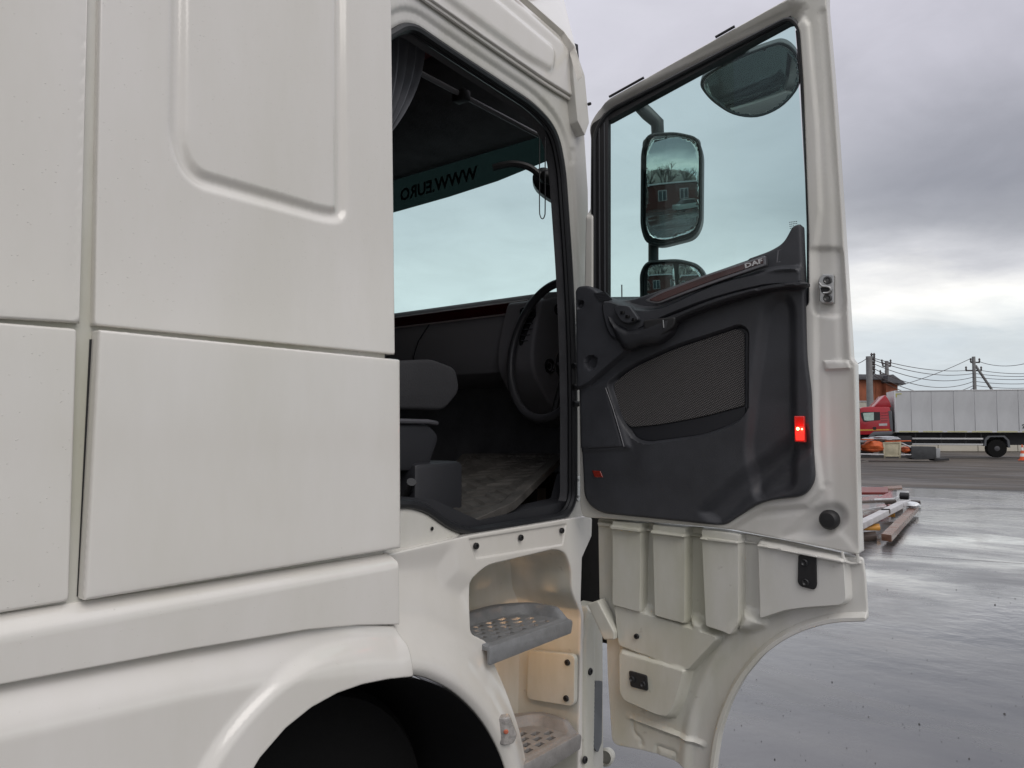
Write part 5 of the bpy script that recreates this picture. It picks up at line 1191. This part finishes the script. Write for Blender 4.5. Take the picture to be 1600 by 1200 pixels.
for i in range(11):
    a = 2 + i * 3.8
    wn = MB().box(a, a + 1.5, 1.2, 3.0, .0, .05, RB).build('window', WFM, rbld, bevel=.01)
    for s_ in (0, 1): MB().box(a + .08 + s_ * .72, a + .70 + s_ * .72, 1.28, 2.92, .05, .06, RB).build('pane', mat('dark_pane', (.06, .08, .09), .08) if (i, s_) == (0, 0) else bpy.data.materials['dark_pane'], wn)
# bare trees
BARK = mat('bark', (.045, .038, .032), .9, var=.3)
def tree_mesh(seed):
    rr = random.Random(seed); m = MB(); tr = MB()
    def br(p, d, l, r, lev, tgt):
        q = p + d * l; tgt.tube([p, lerp(p, q, .5) + Vector((rr.uniform(-.06, .06) * l, rr.uniform(-.06, .06) * l, 0)), q], [r, r * .8, r * .6], 5 if lev > 1 else 8, cap=False)
        if lev >= 4: return
        for i in range(4 if lev < 2 else 5):
            a = rr.uniform(0, 6.28); sp = rr.uniform(.35, .8)
            dd = (d + Vector((math.cos(a) * sp, math.sin(a) * sp, rr.uniform(-.1, .35)))).normalized()
            br(lerp(p, q, rr.uniform(.45, 1)), dd, l * rr.uniform(.5, .72), r * .5, lev + 1, m)
    br(Vector((0, 0, -.1)), Vector((0, 0, 1)), 3.4, .2, 0, tr)
    return tr, m
ta = empty('bare_tree', (0, 0, 0)); trk, crw = tree_mesh(3)
t1 = trk.build('trunk', BARK, ta); t2 = crw.build('crown', BARK, ta)
tpos = [(-6, -34), (-1, -36), (3, -35), (7.5, -37), (12, -35), (17, -36)]
names = ['first', 'second', 'third', 'fourth', 'fifth', 'sixth']
for i, (x, y) in enumerate(tpos):
    if i == 0: r0 = ta
    else:
        r0 = ta.copy(); C.objects.link(r0)
        for ch in (t1, t2): c_ = ch.copy(); C.objects.link(c_); c_.parent = r0
    r0.location = (x, y, 0); r0.rotation_euler = (0, 0, i * 1.3); s_ = rnd.uniform(1.3, 1.8); r0.scale = (s_, s_, s_)
    tag(r0, 'tall bare tree behind the brick building, seen only in the mirrors', 'tree', 'bare trees behind the brick building')
tag(MB().add(*blob((9, -48, -1), 15, 7, 11, 77, 28, 12, .12)).build('rubble_heap', mat('pale_rubble', (.30, .29, .26), .95, var=.35, vscale=1.2, bumpd=.1, bscale=3)), 'pale heap rising behind the brick building, seen in the mirrors', 'heap')
# parked hatchback
CP = frame((6.2, -15.5, 0), (-1, .25, 0), (0, 0, 1))
car = empty('parked_car', CP.to_translation(), 'pale green parked car by the brick building, seen in the mirror', 'car')
body = rp([(-2.1, .35), (-2.1, .75), (-1.9, .92), (-1.15, .98), (-.45, 1.42), (1.0, 1.45), (1.75, 1.0), (2.1, .92), (2.12, .35)], .12, 3)
CARM = mat('car_paint', (.30, .36, .34), .25, coat=.8)
MB().prism(rp([(-2.1, .32), (-2.12, .75), (-1.85, .92), (-1.1, .97), (1.8, .98), (2.1, .90), (2.12, .35)], .1, 3), -1.7, 0, CP).build('car_body', CARM, car, bevel=.06)
MB().prism(rp([(-1.15, .96), (-.45, 1.42), (1.0, 1.46), (1.7, .97)], .08, 3), -1.55, -.15, CP).build('car_cabin', BLACKG, car, bevel=.05)
MB().prism(rp([(-.5, 1.40), (1.0, 1.42), (1.0, 1.49), (-.45, 1.47)], .03, 3), -1.5, -.2, CP).build('car_roof', CARM, car, bevel=.02)
for x in (-1.3, 1.35):
    for z in (-.22, -1.48):
        MB().lathe(CP @ Vector((x, .31, z)), ez, [(.2, -.1), (.31, -.1), (.31, .1), (.2, .1)], 20).build('wheel', TYRE, car)
for z in (-.3, -1.4): MB().box(-2.14, -2.08, .62, .78, z - .15, z + .15, CP).build('headlight', GLZ, car, bevel=.02)
